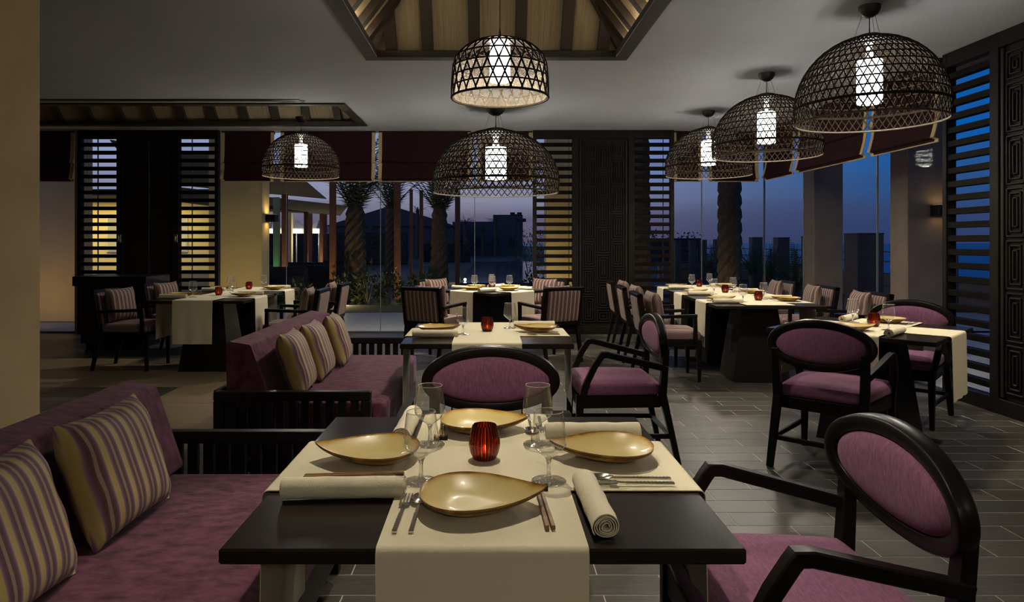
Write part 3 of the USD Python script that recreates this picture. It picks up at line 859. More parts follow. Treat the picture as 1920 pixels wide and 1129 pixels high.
# ------------------------------------------------------------------ oval-backed armchair (front = +y)
def ellipse_ring(a, b, wa, t, n=72, bow=.03):
    """oval frame in the x-z plane; wa wide, t deep, bowed in plan"""
    th = np.arange(n) * 2 * PI / n
    sec = []
    k = 12
    for i in range(k):
        q = 2 * PI * i / k
        c, s = math.cos(q), math.sin(q)
        sec.append((math.copysign(abs(c) ** .55, c) * wa / 2, math.copysign(abs(s) ** .55, s) * t / 2))
    sec = np.array(sec)
    A, B = a - wa / 2, b - wa / 2
    nx, nz = np.cos(th) * B, np.sin(th) * A
    ln = np.hypot(nx, nz); nx, nz = nx / ln, nz / ln
    v = np.zeros((n, k, 3))
    v[..., 0] = (A * np.cos(th))[:, None] + nx[:, None] * sec[:, 0]
    v[..., 2] = (B * np.sin(th))[:, None] + nz[:, None] * sec[:, 0]
    v[..., 1] = sec[:, 1][None] + bow * ((v[..., 0] / a) ** 2)
    m = trimesh.Trimesh(v.reshape(-1, 3), grid_faces(n, k, True, True), process=False)
    if m.volume < 0:
        m.invert()
    return m


def oval_pad(a, b, t, bow=.03, off=0.0, n=40):
    r = np.linspace(0, 1, 10); th = np.arange(n) * 2 * PI / n
    vs, F = [], []
    for s in (-1, 1):
        R, TH = np.meshgrid(r, th, indexing='ij')
        X, Z = a * R * np.cos(TH), b * R * np.sin(TH)
        Y = s * t * np.sqrt(np.clip(1 - R ** 2.6, 0, 1)) + bow * (X / .3) ** 2 + off
        vs.append(np.stack([X, Y, Z], -1).reshape(-1, 3))
    f = grid_faces(10, n, False, True)
    m = trimesh.Trimesh(np.vstack(vs), np.vstack([f, f[:, ::-1] + len(vs[0])]), process=False)
    m.merge_vertices(digits_vertex=6); m.update_faces(m.nondegenerate_faces())
    if m.volume < 0:
        m.invert()
    return m


def oval_chair(label, T, group):
    t = thing('oval_armchair', label, 'armchair', T=T, group=group)
    lean = TR(0, -.275, .735, rx=-math.radians(7))
    bk = part(t, 'backrest_frame', xf(ellipse_ring(.30, .148, .047, .052), lean), 'chair_wood', smooth=True)
    part(t, 'backrest_pad', xf(oval_pad(.262, .111, .040, off=.004), lean), 'purple_weave', smooth=50)
    seat = rbox((.50, .50, .085), .034, 14, crown=.028)
    v = seat.vertices
    v[:, 0] *= 1 + .07 * (v[:, 1] / .25)          # wider at the front
    v[:, 1] += .012 * (1 - (v[:, 0] / .25) ** 2) * (v[:, 1] > .15)
    part(t, 'seat', xf(seat, TR(0, .005, .405)), 'purple_seat', smooth=60)
    ap = [box((0, .248, .375), (.50, .026, .07), .004), box((0, -.235, .375), (.45, .026, .07), .004)]
    ap += [bar((s * .225, -.24, .375), (s * .255, .25, .375), .026, .07) for s in (-1, 1)]
    part(t, 'seat_rail', cat(ap), 'chair_wood')
    for s in (-1, 1):
        part(t, 'front_leg', bar((s * .258, .252, .0), (s * .252, .245, .42), .030, .030, (1, 0, 0), .046, .046), 'chair_wood')
        part(t, 'rear_leg', cat(bar((s * .252, -.345, .0), (s * .238, -.252, .42), .030, .036, (1, 0, 0), .042, .05), bar((s * .238, -.252, .41), (s * .247, -.272, .70), .042, .05, (1, 0, 0), .034, .042)), 'chair_wood')
        # arm: bent support rising from the seat front, then a rail falling back to the rear post
        sup = [(s * .258, .235, .40), (s * .275, .205, .50), (s * .285, .165, .59), (s * .287, .135, .655)]
        part(t, 'arm', sweep(sup[:-1] + [(s * .287, .128, .648), (s * .287, .116, .664), (s * .285, .085, .664), (s * .270, -.10, .618), (s * .252, -.275, .575)], .040, .036), 'chair_wood', smooth=40)
        part(t, 'side_stretcher', bar((s * .254, .245, .17), (s * .246, -.30, .17), .020, .028), 'chair_wood')
    part(t, 'cross_stretcher', bar((-.246, -.30, .17), (.246, -.30, .17), .020, .028), 'chair_wood')
    return t


OVAL = Kind(oval_chair)
GO = 'purple oval-back armchairs'
OVAL.put('purple oval-back armchair closest to the camera, arms open towards the table set for four', (.765, 1.755, 0), PI / 2, GO)
OVAL.put('purple oval-back armchair facing the camera behind the table set for four', (.005, 2.76, 0), PI, GO)
OVAL.put('purple oval-back armchair opposite the three-pillow sofa', (.785, 4.40, 0), PI / 2, GO)
OVAL.put('purple oval-back armchair seen from behind at the corner-turned table by the side wall', (2.085, 4.20, 0), -PI / 4 + .03, GO)
OVAL.put('purple oval-back armchair between the corner-turned table and the side glazing', (3.13, 5.27, 0), PI * .75, GO)


# ------------------------------------------------------------------ striped square-backed armchair (front = +y)
def striped_chair(label, T, group):
    t = thing('striped_armchair', label, 'armchair', T=T, group=group)
    lean = TR(0, -.262, .44, rx=math.radians(9))
    fr = [box((-.232, 0, .185), (.046, .05, .43), .005), box((.232, 0, .185), (.046, .05, .43), .005), box((0, 0, .382), (.51, .05, .044), .005), box((0, 0, .0), (.46, .045, .05), .004)]
    part(t, 'backrest_frame', xf(cat(fr), lean), 'chair_wood')
    part(t, 'backrest_pad', xf(xf(rbox((.425, .075, .35), .02, 8), TR(0, 0, .02)), lean), 'chair_stripe', smooth=50)
    seat = rbox((.50, .49, .09), .034, 12, crown=.022)
    part(t, 'seat', xf(seat, TR(0, .01, .395)), 'seat_stripe', smooth=60)
    part(t, 'seat_rail', cat(box((0, .235, .37), (.50, .03, .065), .004), box((0, -.225, .37), (.48, .03, .065), .004), box((-.24, 0, .37), (.03, .48, .065), .004), box((.24, 0, .37), (.03, .48, .065), .004)), 'chair_wood')
    for s in (-1, 1):
        part(t, 'front_leg', bar((s * .238, .238, 0), (s * .24, .236, .40), .028, .028, (1, 0, 0), .048, .048), 'chair_wood')
        part(t, 'rear_leg', bar((s * .225, -.335, 0), (s * .235, -.235, .44), .028, .034, (1, 0, 0), .045, .05), 'chair_wood')
        part(t, 'arm', cat(bar((s * .252, .20, .38), (s * .258, .195, .635), .034, .036, (1, 0, 0)), bar((s * .258, .213, .635), (s * .256, -.285, .615), .044, .03)), 'chair_wood')
    return t


STRIPE = Kind(striped_chair)
GS = 'striped square-back armchairs'


def pillow_mesh(w, h, t, n=22):
    g = np.linspace(-1, 1, n)
    U, V = np.meshgrid(g, g, indexing='ij')
    th = t / 2 * (np.clip(1 - U ** 4, 0, 1) * np.clip(1 - V ** 4, 0, 1)) ** .62
    X = w / 2 * U * (1 - .075 * (1 - V ** 2) * np.abs(U) ** 3)
    Z = h / 2 * V * (1 - .075 * (1 - U ** 2) * np.abs(V) ** 3)
    cr = .004 * np.sin(9 * V + 3 * U) * (np.abs(U) > .75) * np.clip(1 - U ** 2, 0, 1) * 2
    a = np.stack([X, -th - cr, Z], -1).reshape(-1, 3); b = np.stack([X, th + cr, Z], -1).reshape(-1, 3)
    f = grid_faces(n, n)
    m = trimesh.Trimesh(np.vstack([a, b]), np.vstack([f, f[:, ::-1] + len(a)]), process=False)
    m.vertices[:, 2] += h / 2
    m.merge_vertices(digits_vertex=7); m.update_faces(m.nondegenerate_faces())
    if m.volume < 0:
        m.invert()
    return m


def pillow_build(name, w, h, t, category):
    def f(label, T, group):
        return solo(name, label, category, pillow_mesh(w, h, t), 'pillow_stripe' if name == 'sofa_pillow' else 'chair_stripe', smooth=70, group=group, T=T)
    return f


SPIL = Kind(pillow_build('sofa_pillow', .405, .365, .145, 'pillow'))
CPIL = Kind(pillow_build('chair_cushion', .40, .36, .13, 'cushion'))


def chair_with_cushion(x, y, rz, where, turn=.06, cushion=True):
    STRIPE.put(f'striped square-back armchair {where}', (x, y, 0), rz, GS)
    if cushion:
        T = TR(x, y, 0, rz=rz) @ TR(.02, -.118, .497, rz=turn) @ TR(rx=math.radians(9))
        CPIL.put(f'striped cushion in the armchair {where}', T=T, group='striped cushions on the square-back armchairs')


n_out = lambda c, ang, d: (c[0] + d * math.cos(ang), c[1] + d * math.sin(ang))
# corner-turned table under the biggest lamp: two seen from behind, two facing the camera
for ang, dist, w in ((-PI * .75, .90, 'seen from behind at the biggest-lamp table, pier side'), (-PI * .25, .90, 'seen from behind at the biggest-lamp table, glazing side'),
                     (PI * .75, .86, 'facing us at the biggest-lamp table, pier side'), (PI * .25, .86, 'facing us at the biggest-lamp table, before the carved screen')):
    x, y = n_out(T5, ang, dist)
    tilt = .30 if ang == -PI * .75 else (-.30 if ang == -PI * .25 else 0)
    chair_with_cushion(x, y, ang + PI / 2 + tilt, w)
for k, w in enumerate(('near end', 'middle', 'far end')):
    c = T4[k]
    chair_with_cushion(c[0] - .83, c[1] + .02, -PI / 2 + rot4, f'by the three-table row, carved-screen side, {w}')
    chair_with_cushion(c[0] + .92 - .05 * k, c[1] + .04, PI / 2 + rot4, f'by the three-table row, glazing side, {w}', turn=-.06)
for k, w in enumerate(('nearer the sofa', 'nearer the glazing')):
    c = T6[k]
    chair_with_cushion(c[0] - .83, c[1], -PI / 2, f'with its back to the host stand, {w}', turn=-.25)
    chair_with_cushion(c[0] + .85, c[1], PI / 2, f'back to us at the host-stand tables, {w}')


# ------------------------------------------------------------------ sofas
def sofa_build(label, T, group):
    """local: seat faces +x, runs along y, centred; base on the floor"""
    t = thing('sofa', label, 'sofa', T=T, group=group)
    part(t, 'seat_cushion', xf(rbox((.66, 1.60, .20), .035, 14, crown=.008), TR(-.885, 0, .275)), 'purple_velvet', smooth=60)
    # leaning back cushion: a rounded slab swept along y
    prof = sg.Polygon([(-1.165, .47), (-1.275, .785), (-1.405, .805), (-1.40, .44)]).buffer(-.02).buffer(.02, 6)
    m = prism(prof, 1.70); v = m.vertices
    m = trimesh.Trimesh(np.stack([v[:, 0], v[:, 2] - .85, v[:, 1]], 1), m.faces, process=False)
    if m.volume < 0:
        m.invert()
    part(t, 'back_cushion', m, 'purple_velvet', smooth=35)
    part(t, 'base', box((-.93, 0, .20), (.70, 1.80, .16), .006), 'black_wood')
    part(t, 'back_panel', bar((-1.405, 0, .06), (-1.425, 0, .56), 1.86, .03, (1, 0, 0)), 'black_wood')
    for s in (-1, 1):
        y = s * 1.0
        part(t, 'arm_rail', box((-1.005, y, .548), (.80, .05, .048), .005), 'black_wood')
        part(t, 'arm_foot_rail', box((-1.005, y, .10), (.74, .045, .045), .004), 'black_wood')
        for x in (-1.38, -.63):
            part(t, 'arm_post', box((x, y, .262), (.05, .05, .524), .004), 'black_wood')
        n = 11
        for k in range(n):
            part(t, 'arm_slat', box((-1.322 + k * .0633, y, .323), (.040, .028, .404), .003), 'black_wood')
        part(t, 'arm_ledge', box((-1.005, s * .93, .20), (.72, .12, .03), .003), 'black_wood')
    return t


SOFA = Kind(sofa_build)
SOFA.put('purple velvet sofa with two striped pillows and slatted black arms, beside the plaster pier', (0, 1.80, 0), 0, 'purple velvet sofas')
SOFA.put('purple velvet sofa with three striped pillows and slatted black arms', (0, 4.545, 0), 0, 'purple velvet sofas')
for (y, x, tw, w) in ((1.575, -1.065, .03, 'on the two-pillow sofa, cut by the picture edge'), (2.085, -1.075, -.05, 'on the two-pillow sofa, near its far arm'),
                      (3.93, -1.045, .10, 'on the three-pillow sofa, nearest the camera'), (4.38, -1.04, .06, 'on the three-pillow sofa, in the middle'), (4.87, -1.02, .12, 'on the three-pillow sofa, nearest the far glazing')):
    T = TR(x + .012, y, .486) @ TR(ry=math.radians(-19)) @ TR(rz=PI / 2 + tw)
    SPIL.put(f'striped cream and purple pillow {w}', T=T, group='striped pillows on the purple sofas')


# ------------------------------------------------------------------ tableware
def plate_mesh():
    n, k = 72, 16
    th = np.arange(n) * 2 * PI / n
    ox = .138 * np.cos(th); oy = .150 * np.sin(th) * np.abs(np.sin(th / 2)) ** .85
    ox = ox + .0
    s = np.linspace(0, 1, k)
    def zf(q):
        return .007 + .030 * np.clip((q - .30) / .70, 0, 1) ** 1.8
    cx = -.03
    S = s[:, None]
    X = cx + (ox[None] - cx) * S; Y = oy[None] * S
    lip = 1 + .25 * np.clip(X / .138, 0, 1) ** 4
    Zt = zf(S) * lip
    top_ = np.stack([X, Y, Zt], -1)
    Xb = cx + (ox[None] - cx) * np.minimum(S, .985); Yb = oy[None] * np.minimum(S, .985)
    Zb = np.maximum(zf(S) * lip - .007, 0)
    bot = np.stack([Xb, Yb, Zb], -1)
    v = np.vstack([top_.reshape(-1, 3), bot.reshape(-1, 3)])
    f = grid_faces(k, n, False, True)
    o = k * n
    F = [f[:, ::-1], f + o]
    i = np.arange(n); j = (i + 1) % n; a = (k - 1) * n
    F.append(np.stack([a + i, a + o + i, a + o + j], 1)); F.append(np.stack([a + i, a + o + j, a + j], 1))
    uv = np.concatenate([np.broadcast_to(S, (k, n)).ravel(), np.clip(np.broadcast_to(S, (k, n)).ravel() * .3 + .72, 0, 1)])
    m = trimesh.Trimesh(v, np.vstack(F), process=False)
    if m.volume < 0:
        m.invert()
    return m, np.stack([uv, uv * 0], 1)


PM, PUV = plate_mesh()
PLATE = Kind(lambda label, T, g: solo('plate', label, 'plate', PM, 'plate_glaze', uv=PUV, group=g, T=T))


def napkin_mesh():
    n, m = 110, 9
    th = np.linspace(0, 4.6 * 2 * PI, n)
    r = .005 + .0205 * th / th[-1]
    t = .0021
    L = .275
    ys = np.linspace(-L / 2, L / 2, m)
    sh = []
    for off in (0, t):
        R = r + off
        x = R * np.cos(th) * 1.06; z = R * np.sin(th) * .94
        e = .0025 * np.sin(th * .7)
        Y = ys[:, None] + np.where(np.abs(ys[:, None]) > L / 2 - 1e-6, e[None] * np.sign(ys[:, None]), 0)
        w = .0008 * np.sin(ys[:, None] * 60 + th[None] * 2)
        sh.append(np.stack([np.broadcast_to(x, (m, n)) + w, np.broadcast_to(Y, (m, n)), np.broadcast_to(z, (m, n)) + w], -1).reshape(-1, 3))
    f = grid_faces(m, n); o = m * n
    F = [f, f[:, ::-1] + o]
    for j in range(n - 1):
        for i in (0, m - 1):
            q = [i * n + j, i * n + j + 1, i * n + j + 1 + o, i * n + j + o]
            q = q[::-1] if i else q
            F.append(np.array([[q[0], q[1], q[2]], [q[0], q[2], q[3]]]))
    for i in range(m - 1):
        for j in (0, n - 1):
            q = [i * n + j, (i + 1) * n + j, (i + 1) * n + j + o, i * n + j + o]
            q = q if j else q[::-1]
            F.append(np.array([[q[0], q[1], q[2]], [q[0], q[2], q[3]]]))
    tm = trimesh.Trimesh(np.vstack(sh), np.vstack(F), process=False)
    tm.vertices[:, 2] -= tm.vertices[:, 2].min()
    if tm.volume < 0:
        tm.invert()
    return tm


NM = napkin_mesh()
NAPKIN = Kind(lambda label, T, g: solo('napkin', label, 'napkin', NM, 'napkin_linen', smooth=50, group=g, T=T))


def fork_build(label, T, g):
    t = thing('fork', label, 'fork', T=T, group=g)
    part(t, 'handle', cat(bar((0, -.105, .0035), (0, .01, .0040), .010, .0055, (0, 0, 1), .008, .005, ch=.0012), *[box((0, -.098 + .009 * i, .0062), (.0095, .0035, .0012), .0004) for i in range(10)]), 'steel')
    ms = [bar((0, .008, .0040), (0, .030, .0060), .006, .004, (0, 0, 1), .009, .0025, ch=.0008), bar((0, .030, .006), (0, .048, .0042), .022, .0022, (0, 0, 1), .024, .002, ch=.0006)]
    for x in (-.0105, -.0035, .0035, .0105):
        ms.append(bar((x, .046, .0043), (x, .096, .0068), .0034, .0020, (0, 0, 1), .0020, .0014, ch=.0004))
    part(t, 'tines', cat(ms), 'steel')
    return t


def spoon_build(label, T, g):
    t = thing('spoon', label, 'spoon', T=T, group=g)
    part(t, 'handle', cat(bar((0, -.105, .0035), (0, .035, .0050), .010, .0055, (0, 0, 1), .006, .004, ch=.0012), *[box((0, -.098 + .009 * i, .0062), (.0095, .0035, .0012), .0004) for i in range(10)]), 'steel')
    r = np.linspace(0, 1, 8); th = np.arange(28) * 2 * PI / 28
    R, TH = np.meshgrid(r, th, indexing='ij')
    X, Y = .021 * R * np.cos(TH) * (1 - .12 * np.sin(TH)), .066 + .033 * R * np.sin(TH)
    Z = .0012 + .0075 * R ** 2
    a = np.stack([X, Y, Z], -1).reshape(-1, 3); b = a - (0, 0, .0011)
    f = grid_faces(8, 28, False, True)
    i = np.arange(28); j = (i + 1) % 28; q = 7 * 28; o = len(a)
    m = trimesh.Trimesh(np.vstack([a, b]), np.vstack([f[:, ::-1], f + o, np.stack([q + i, q + o + i, q + o + j], 1), np.stack([q + i, q + o + j, q + j], 1)]), process=False)
    if m.volume < 0:
        m.invert()
    part(t, 'bowl', m, 'steel', smooth=50)
    return t


FORK, SPOON = Kind(fork_build), Kind(spoon_build)
CHOP = Kind(lambda label, T, g: solo('chopstick', label, 'chopstick', bar((0, -.12, .0045), (0, .12, .0115), .0085, .0085, (0, 0, 1), .0055, .0055, ch=.001), 'bamboo', group=g, T=T))
REST = Kind(lambda label, T, g: solo('chopstick_rest', label, 'chopstick rest', xf(prism([(-.02, 0), (.02, 0), (.02, .0115), (.008, .0065), (-.008, .0065), (-.02, .0115)], .019), TR(0, .0095, 0, rx=PI / 2)), 'black_wood', smooth=False, group=g, T=T))


def wine_glass(label, T, g):
    t = thing('wine_glass', label, 'wine glass', T=T, group=g)
    part(t, 'foot', lathe([(0, 0), (.040, 0), (.042, .0015), (.040, .003), (.020, .0055), (.007, .010), (0, .011)], 36), 'solid_glass', smooth=50)
    part(t, 'stem', lathe([(0, .0095), (.0065, .0105), (.0048, .022), (.0044, .040), (.0065, .052), (.0095, .057), (0, .058)], 20), 'solid_glass', smooth=50)
    out = [(.002, .0565), (.009, .058), (.022, .068), (.036, .080), (.0425, .090), (.0435, .098), (.0420, .112), (.0385, .138), (.0345, .168)]
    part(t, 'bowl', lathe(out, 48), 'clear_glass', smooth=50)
    part(t, 'rim', ring(.0345, .168, .0009, 48, 6), 'rim_highlight', smooth=True)  # ring coloured pale to stand for the rim highlight
    return t


GLASS = Kind(wine_glass)


def votive(label, T, g):
    t = thing('candle_holder', label, 'candle holder', T=T, group=g)
    out = [(0, 0), (.026, 0), (.031, .004), (.038, .020), (.0415, .038), (.041, .052), (.037, .074), (.032, .090)]
    inn = [(r - .0022, max(z, .007)) for r, z in out[2:]][::-1]
    part(t, 'glass_cup', lathe(out + [(.031, .0912)] + inn + [(0, .007)], 52), 'votive_glass', smooth=50)
    part(t, 'tea_light', lathe([(0, .0075), (.019, .0075), (.019, .021), (.017, .0215), (0, .0205)], 24), 'wax')
    part(t, 'flame', lathe([(0, .022), (.004, .026), (.0055, .029), (.003, .035), (0, .040)], 12), 'flame', smooth=True)
    return t


VOTIVE = Kind(votive)
TOP = .7505
CL = .7525 + .0022 + .0006       # on one cloth


def setting(c, trot, prot, tip, where, level=2, plate_dx=0.0):
    """one cover; the diner looks along +y of the place frame"""
    B = TR(*c, 0, rz=trot) @ TR(rz=prot)
    zc = CL + LIFT
    PLATE.put(f'cream teardrop plate with amber rim {where}', T=B @ TR(plate_dx, -.31, zc) @ TR(rz=tip - prot - trot + trot), group='teardrop plates')
    NAPKIN.put(f'rolled cream napkin {where}', T=B @ TR(.239, -.317, TOP + .0005, rz=rng.uniform(-.02, .05)), group='rolled napkins')
    GLASS.put(f'clear stemmed wine glass {where}', T=B @ TR(.155, -.150, zc, rz=rng.uniform(0, 6)), group='stemmed wine glasses')
    if level >= 1:
        FORK.put(f'steel fork {where}', T=B @ TR(-.172, -.345, zc, rz=-.02), group='forks')
        SPOON.put(f'steel spoon {where}', T=B @ TR(-.140, -.345, zc, rz=-.01), group='spoons')
    if level >= 2:
        REST.put(f'dark chopstick rest {where}', T=B @ TR(.128, -.205, zc), group='chopstick rests')
        CHOP.put(f'bamboo chopstick beside the plate {where}', T=B @ TR(.124, -.315, zc + .001, rz=.03), group='bamboo chopsticks')
        CHOP.put(f'bamboo chopstick beside the napkin {where}', T=B @ TR(.134, -.315, zc + .001, rz=.05), group='bamboo chopsticks')


A = 'on the table set for four'
setting(T1, 0, 0, 0, f'{A}, camera side', 2)
setting(T1, 0, -PI / 2, PI, f'{A}, sofa side', 2, plate_dx=-.02)
setting(T1, 0, PI / 2, PI, f'{A}, armchair side', 2, plate_dx=.04)
setting(T1, 0, PI, 0, f'{A}, far side', 2)
A = 'on the table by the three-pillow sofa'
setting(T2, 0, -PI / 2, 0, f'{A}, sofa side', 1)
setting(T2, 0, PI / 2, PI, f'{A}, armchair side', 1)
A = 'on the corner-turned side-wall table'
setting(T3, PI / 4, -PI / 2, -PI / 4, f'{A}, near chair side', 1)
setting(T3, PI / 4, PI / 2, PI * .75, f'{A}, glazing side', 1)
A = 'on the table under the biggest lamp'
for p, s in ((0, 'near, glazing side'), (-PI / 2, 'near, pier side'), (PI / 2, 'far, glazing side'), (PI, 'far, pier side')):
    setting(T5, PI / 4, p, p, f'{A}, {s}', 0)
for k, w in enumerate(('near end', 'middle', 'far end')):
    setting(T4[k], rot4, -PI / 2, 0, f'on the three-table row, {w}, carved-screen side', 0)
    setting(T4[k], rot4, PI / 2, PI, f'on the three-table row, {w}, glazing side', 0)
for k, w in enumerate(('sofa end', 'glazing end')):
    setting(T6[k], 0, -PI / 2, 0, f'on the host-stand tables, {w}, stand side', 0)
    setting(T6[k], 0, PI / 2, PI, f'on the host-stand tables, {w}, room side', 0)
GV = 'red striped glass candle holders'
zc = CL + LIFT
for (x, y, w) in ((T1[0], 1.83, 'on the table set for four'), (T2[0], 4.47, 'on the table by the three-pillow sofa'), (T3[0] + .02, T3[1] - .01, 'on the corner-turned table by the side wall'), (.03, 8.56, 'on the table under the biggest lamp'),
                  (T4[0][0] + .06, 6.86, 'on the three-table row, end nearest the oval chairs'), (T4[1][0] + .04, 7.92, 'on the three-table row, in the middle'), (T4[2][0] + .02, 9.0, 'on the three-table row, far glazing end'),
                  (T6[0][0] + .0, 7.55, 'on the host-stand tables, sofa end'), (T6[1][0] + .0, 8.50, 'on the host-stand tables, glazing end')):
    VOTIVE.put(f'red striped glass candle holder {w}', (x, y, zc), 0, GV)

# host stand by the black door screen
hs = thing('host_stand', 'black host stand with a thick overhanging top before the black door screen', 'host stand', (-4.72, 8.92, 0))
part(hs, 'cabinet', box((0, .02, .43), (.78, .56, .72), .004), 'black_wood')
part(hs, 'plinth', box((0, .03, .035), (.70, .50, .07), .003), 'black_wood')
part(hs, 'top_slab', box((0, 0, .85), (.92, .64, .12), .005), 'black_wood')

ORD = ['first', 'second', 'third', 'fourth', 'fifth', 'sixth', 'seventh', 'eighth', 'ninth', 'tenth', 'eleventh', 'twelfth']

# ================================================================== OUTSIDE
terr = solo('terrace', 'pale stone terrace outside the far glazing', 'terrace', cat(box((.5, 11.8, -.06), (26, 3.0, .1), 0), box((9.0, 4.0, -.06), (9.6, 13.0, .1), 0)), 'terrace_stone', smooth=False, kind='structure')
solo('lawn', 'short lawn strip beyond the terrace', 'grass', box((-1.5, 14.05, -.05), (26, 1.5, .1), 0), 'lawn', smooth=False, kind='structure')
solo('ground', 'dark garden ground beyond the lawn', 'ground', box((-60, 160, -.16), (152, 292, .2), 0), 'outdoor_ground', smooth=False, kind='structure')
solo('sea', 'deep blue sea reaching the horizon', 'sea', box((2200, 2500, -6), (4600, 5200, .2), 0), 'sea_water', smooth=False, kind='structure')
solo('pool', 'dark blue swimming pool in the garden', 'pool', box((1.2, 36, -.04), (4.4, 26, .06), 0), 'pool_water', smooth=False, kind='structure')
for (x, y, sx, sy, w, m) in ((-4.40, 12.2, .92, .42, 'lit gold beside the black door screen', 'pale_building'), (1.40, 12.2, .85, .42, 'lit gold behind the carved screen', 'pale_building'), (-7.95, 11.9, 2.0, .5, 'pinkish beige beside the plaster pier', 'plaster_wall'),
                             (5.225, 10.87, .45, .36, 'outside the glazed corner', 'stone_column'), (5.225, 8.48, .45, .36, 'with a wall lamp outside the side glazing', 'stone_column'), (5.225, 4.6, .45, .36, 'behind the side screen', 'stone_column')):
    solo('column_outside', f'thick square plaster column {w}', 'column', box((x, y, 1.65), (sx, sy, 3.3), .01), m, smooth=False, kind='structure')
solo('veranda_beam', 'brown fascia beam resting on the terrace columns', 'beam', cat(box((5.22, 8.0, 3.46), (.7, 9.0, .32), .01), box((4.84, 8.0, 3.46), (.05, 9.0, .10), .004)), 'stone_column', smooth=False, kind='structure')


def wall_lamp(label, loc, rz, strength):
    t = thing('wall_lamp', label, 'wall lamp', loc, rz, 'dark box wall lamps on the terrace columns')
    part(t, 'housing', cat(box((0, -.10, 0), (.20, .16, .13), .004), box((0, -.012, 0), (.10, .024, .10), .003)), 'black_wood')
    part(t, 'diffuser', box((0, -.10, .0665), (.16, .12, .004), .001), 'lamp_amber')
    L = UsdLux.RectLight.Define(stage, str(t.GetPath()) + '/up_light')
    L.CreateWidthAttr(.15); L.CreateHeightAttr(.11); L.CreateIntensityAttr(strength); L.CreateColorAttr((1, .66, .28)); L.AddTranslateOp().Set((0, -.10, .072)); L.AddRotateXOp().Set(180)
    D = UsdLux.RectLight.Define(stage, str(t.GetPath()) + '/down_light')
    D.CreateWidthAttr(.15); D.CreateHeightAttr(.11); D.CreateIntensityAttr(strength * .7); D.CreateColorAttr((1, .66, .28)); D.AddTranslateOp().Set((0, -.10, -.072))
    return t


wall_lamp('dark box wall lamp on the gold column beside the black door screen', (-3.94, 12.25, 1.76), PI / 2, 22)
wall_lamp('dark box wall lamp on the column outside the side glazing', (5.36, 8.30, 1.71), 0, 5)


def globe(label, loc, r, m, group=None, category='lamp', name='added_garden_lamp'):
    t = thing(name, label, category, loc, group=group)
    part(t, 'globe', xf(trimesh.creation.icosphere(2, r), TR(z=r + .06)), m, smooth=True)
    part(t, 'foot', lathe([(0, 0), (r * .7, 0), (r * .6, .03), (r * .3, .065), (0, .065)], 16), 'outdoor_dark')
    return t


# ground spots added only to light the columns outside
for (x, y, s, w) in ((-4.3, 10.75, 33, 'door screen'), (1.3, 10.75, 62, 'carved screen'), (-7.4, 10.55, 44, 'plaster pier'), (5.15, 9.6, 1.3, 'glazed corner')):
    t = thing('added_ground_spot', f'added dark ground spotlight washing the column behind the {w}', 'spotlight', (x, y, -.01))
    part(t, 'housing', lathe([(0, 0), (.05, 0), (.055, .01), (.05, .09), (.04, .095), (0, .09)], 20), 'outdoor_dark')
    L = UsdLux.DiskLight.Define(stage, str(t.GetPath()) + '/spot_light'); L.CreateRadiusAttr(.035); L.CreateIntensityAttr(s * 18); L.CreateColorAttr((1, .66, .24))
    L.AddTranslateOp().Set((0, 0, .10)); L.AddRotateXOp().Set(180 - 35)
# pergola left: posts, sails, lit building behind
for k, (px, D, w, h) in enumerate(sorted(((624, 15.5, .13, 3.1), (668, 20, .11, 3.0), (745, 17, .15, 3.3), (858, 22, .16, 3.1), (534, 19, .14, 2.9), (574, 24, .13, 2.8), (582, 27, .13, 2.8), (603, 25, .12, 2.8), (610, 28, .12, 2.8), (771, 21, .09, 3.0), (790, 20, .1, 2.9)))):
    X = (px - 918) * D / FPX
    solo('pergola_post', f'slim reddish timber garden post, {ORD[k]} counting away from the gold column', 'post', box((X, D, h / 2 - .06), (w, w, h), .006), 'post_wood', group='timber pergola posts')
for k, (x, D, sx) in enumerate(((-6.45, 21, .17), (-8.1, 28, .25), (-11.0, 29, .4))):
    t = solo('pavilion_column', f'lit yellow column of the garden pavilion, {("nearest", "second", "third")[k]} to the glazing', 'column', box((x, D, 1.35), (sx, sx, 2.7), .01), 'pale_building', smooth=False, group='pavilion columns')
pav = thing('pavilion', 'lit yellow garden pavilion behind the black door screen louvres', 'building')
part(pav, 'wall', box((-20, 31, 1.6), (16, .4, 3.4), 0), 'pale_building', smooth=False)
for k in range(6):
    f = part(pav, 'window', box((-26 + k * 2.4, 30.78, 1.7), (1.2, .06, 1.6), .01), 'white_frame')
    part(f, 'added_glow_pane', box((-26 + k * 2.4, 30.74, 1.7), (1.05, .03, 1.45), .004), 'lamp_amber')  # glowing windows added in place of a broadly lit yellow wall
part(pav, 'roof', box((-20, 30, 3.4), (17, 3.0, .25), .02), 'dark_building')
PL = UsdLux.RectLight.Define(stage, str(pav.GetPath()) + '/eave_light'); PL.CreateWidthAttr(14); PL.CreateHeightAttr(.3); PL.CreateIntensityAttr(45); PL.CreateColorAttr((1, .8, .36)); PL.AddTranslateOp().Set((-20, 29.3, 3.2))


def sail(label, pts, sag=.25):
    P = np.array(pts, float); n = 9
    g = np.linspace(0, 1, n); U, V = np.meshgrid(g, g, indexing='ij')
    S = (1 - U)[..., None] * (1 - V)[..., None] * P[0] + U[..., None] * (1 - V)[..., None] * P[1] + U[..., None] * V[..., None] * P[2] + (1 - U)[..., None] * V[..., None] * P[3]
    S[..., 2] -= sag * (4 * U * (1 - U) * 4 * V * (1 - V))
    v = S.reshape(-1, 3); f = grid_faces(n, n)
    solo('shade_sail', label, 'shade sail', trimesh.Trimesh(np.vstack([v, v - (0, 0, .012)]), np.vstack([f, f[:, ::-1] + n * n]), process=False), 'sail_cloth', smooth=True)


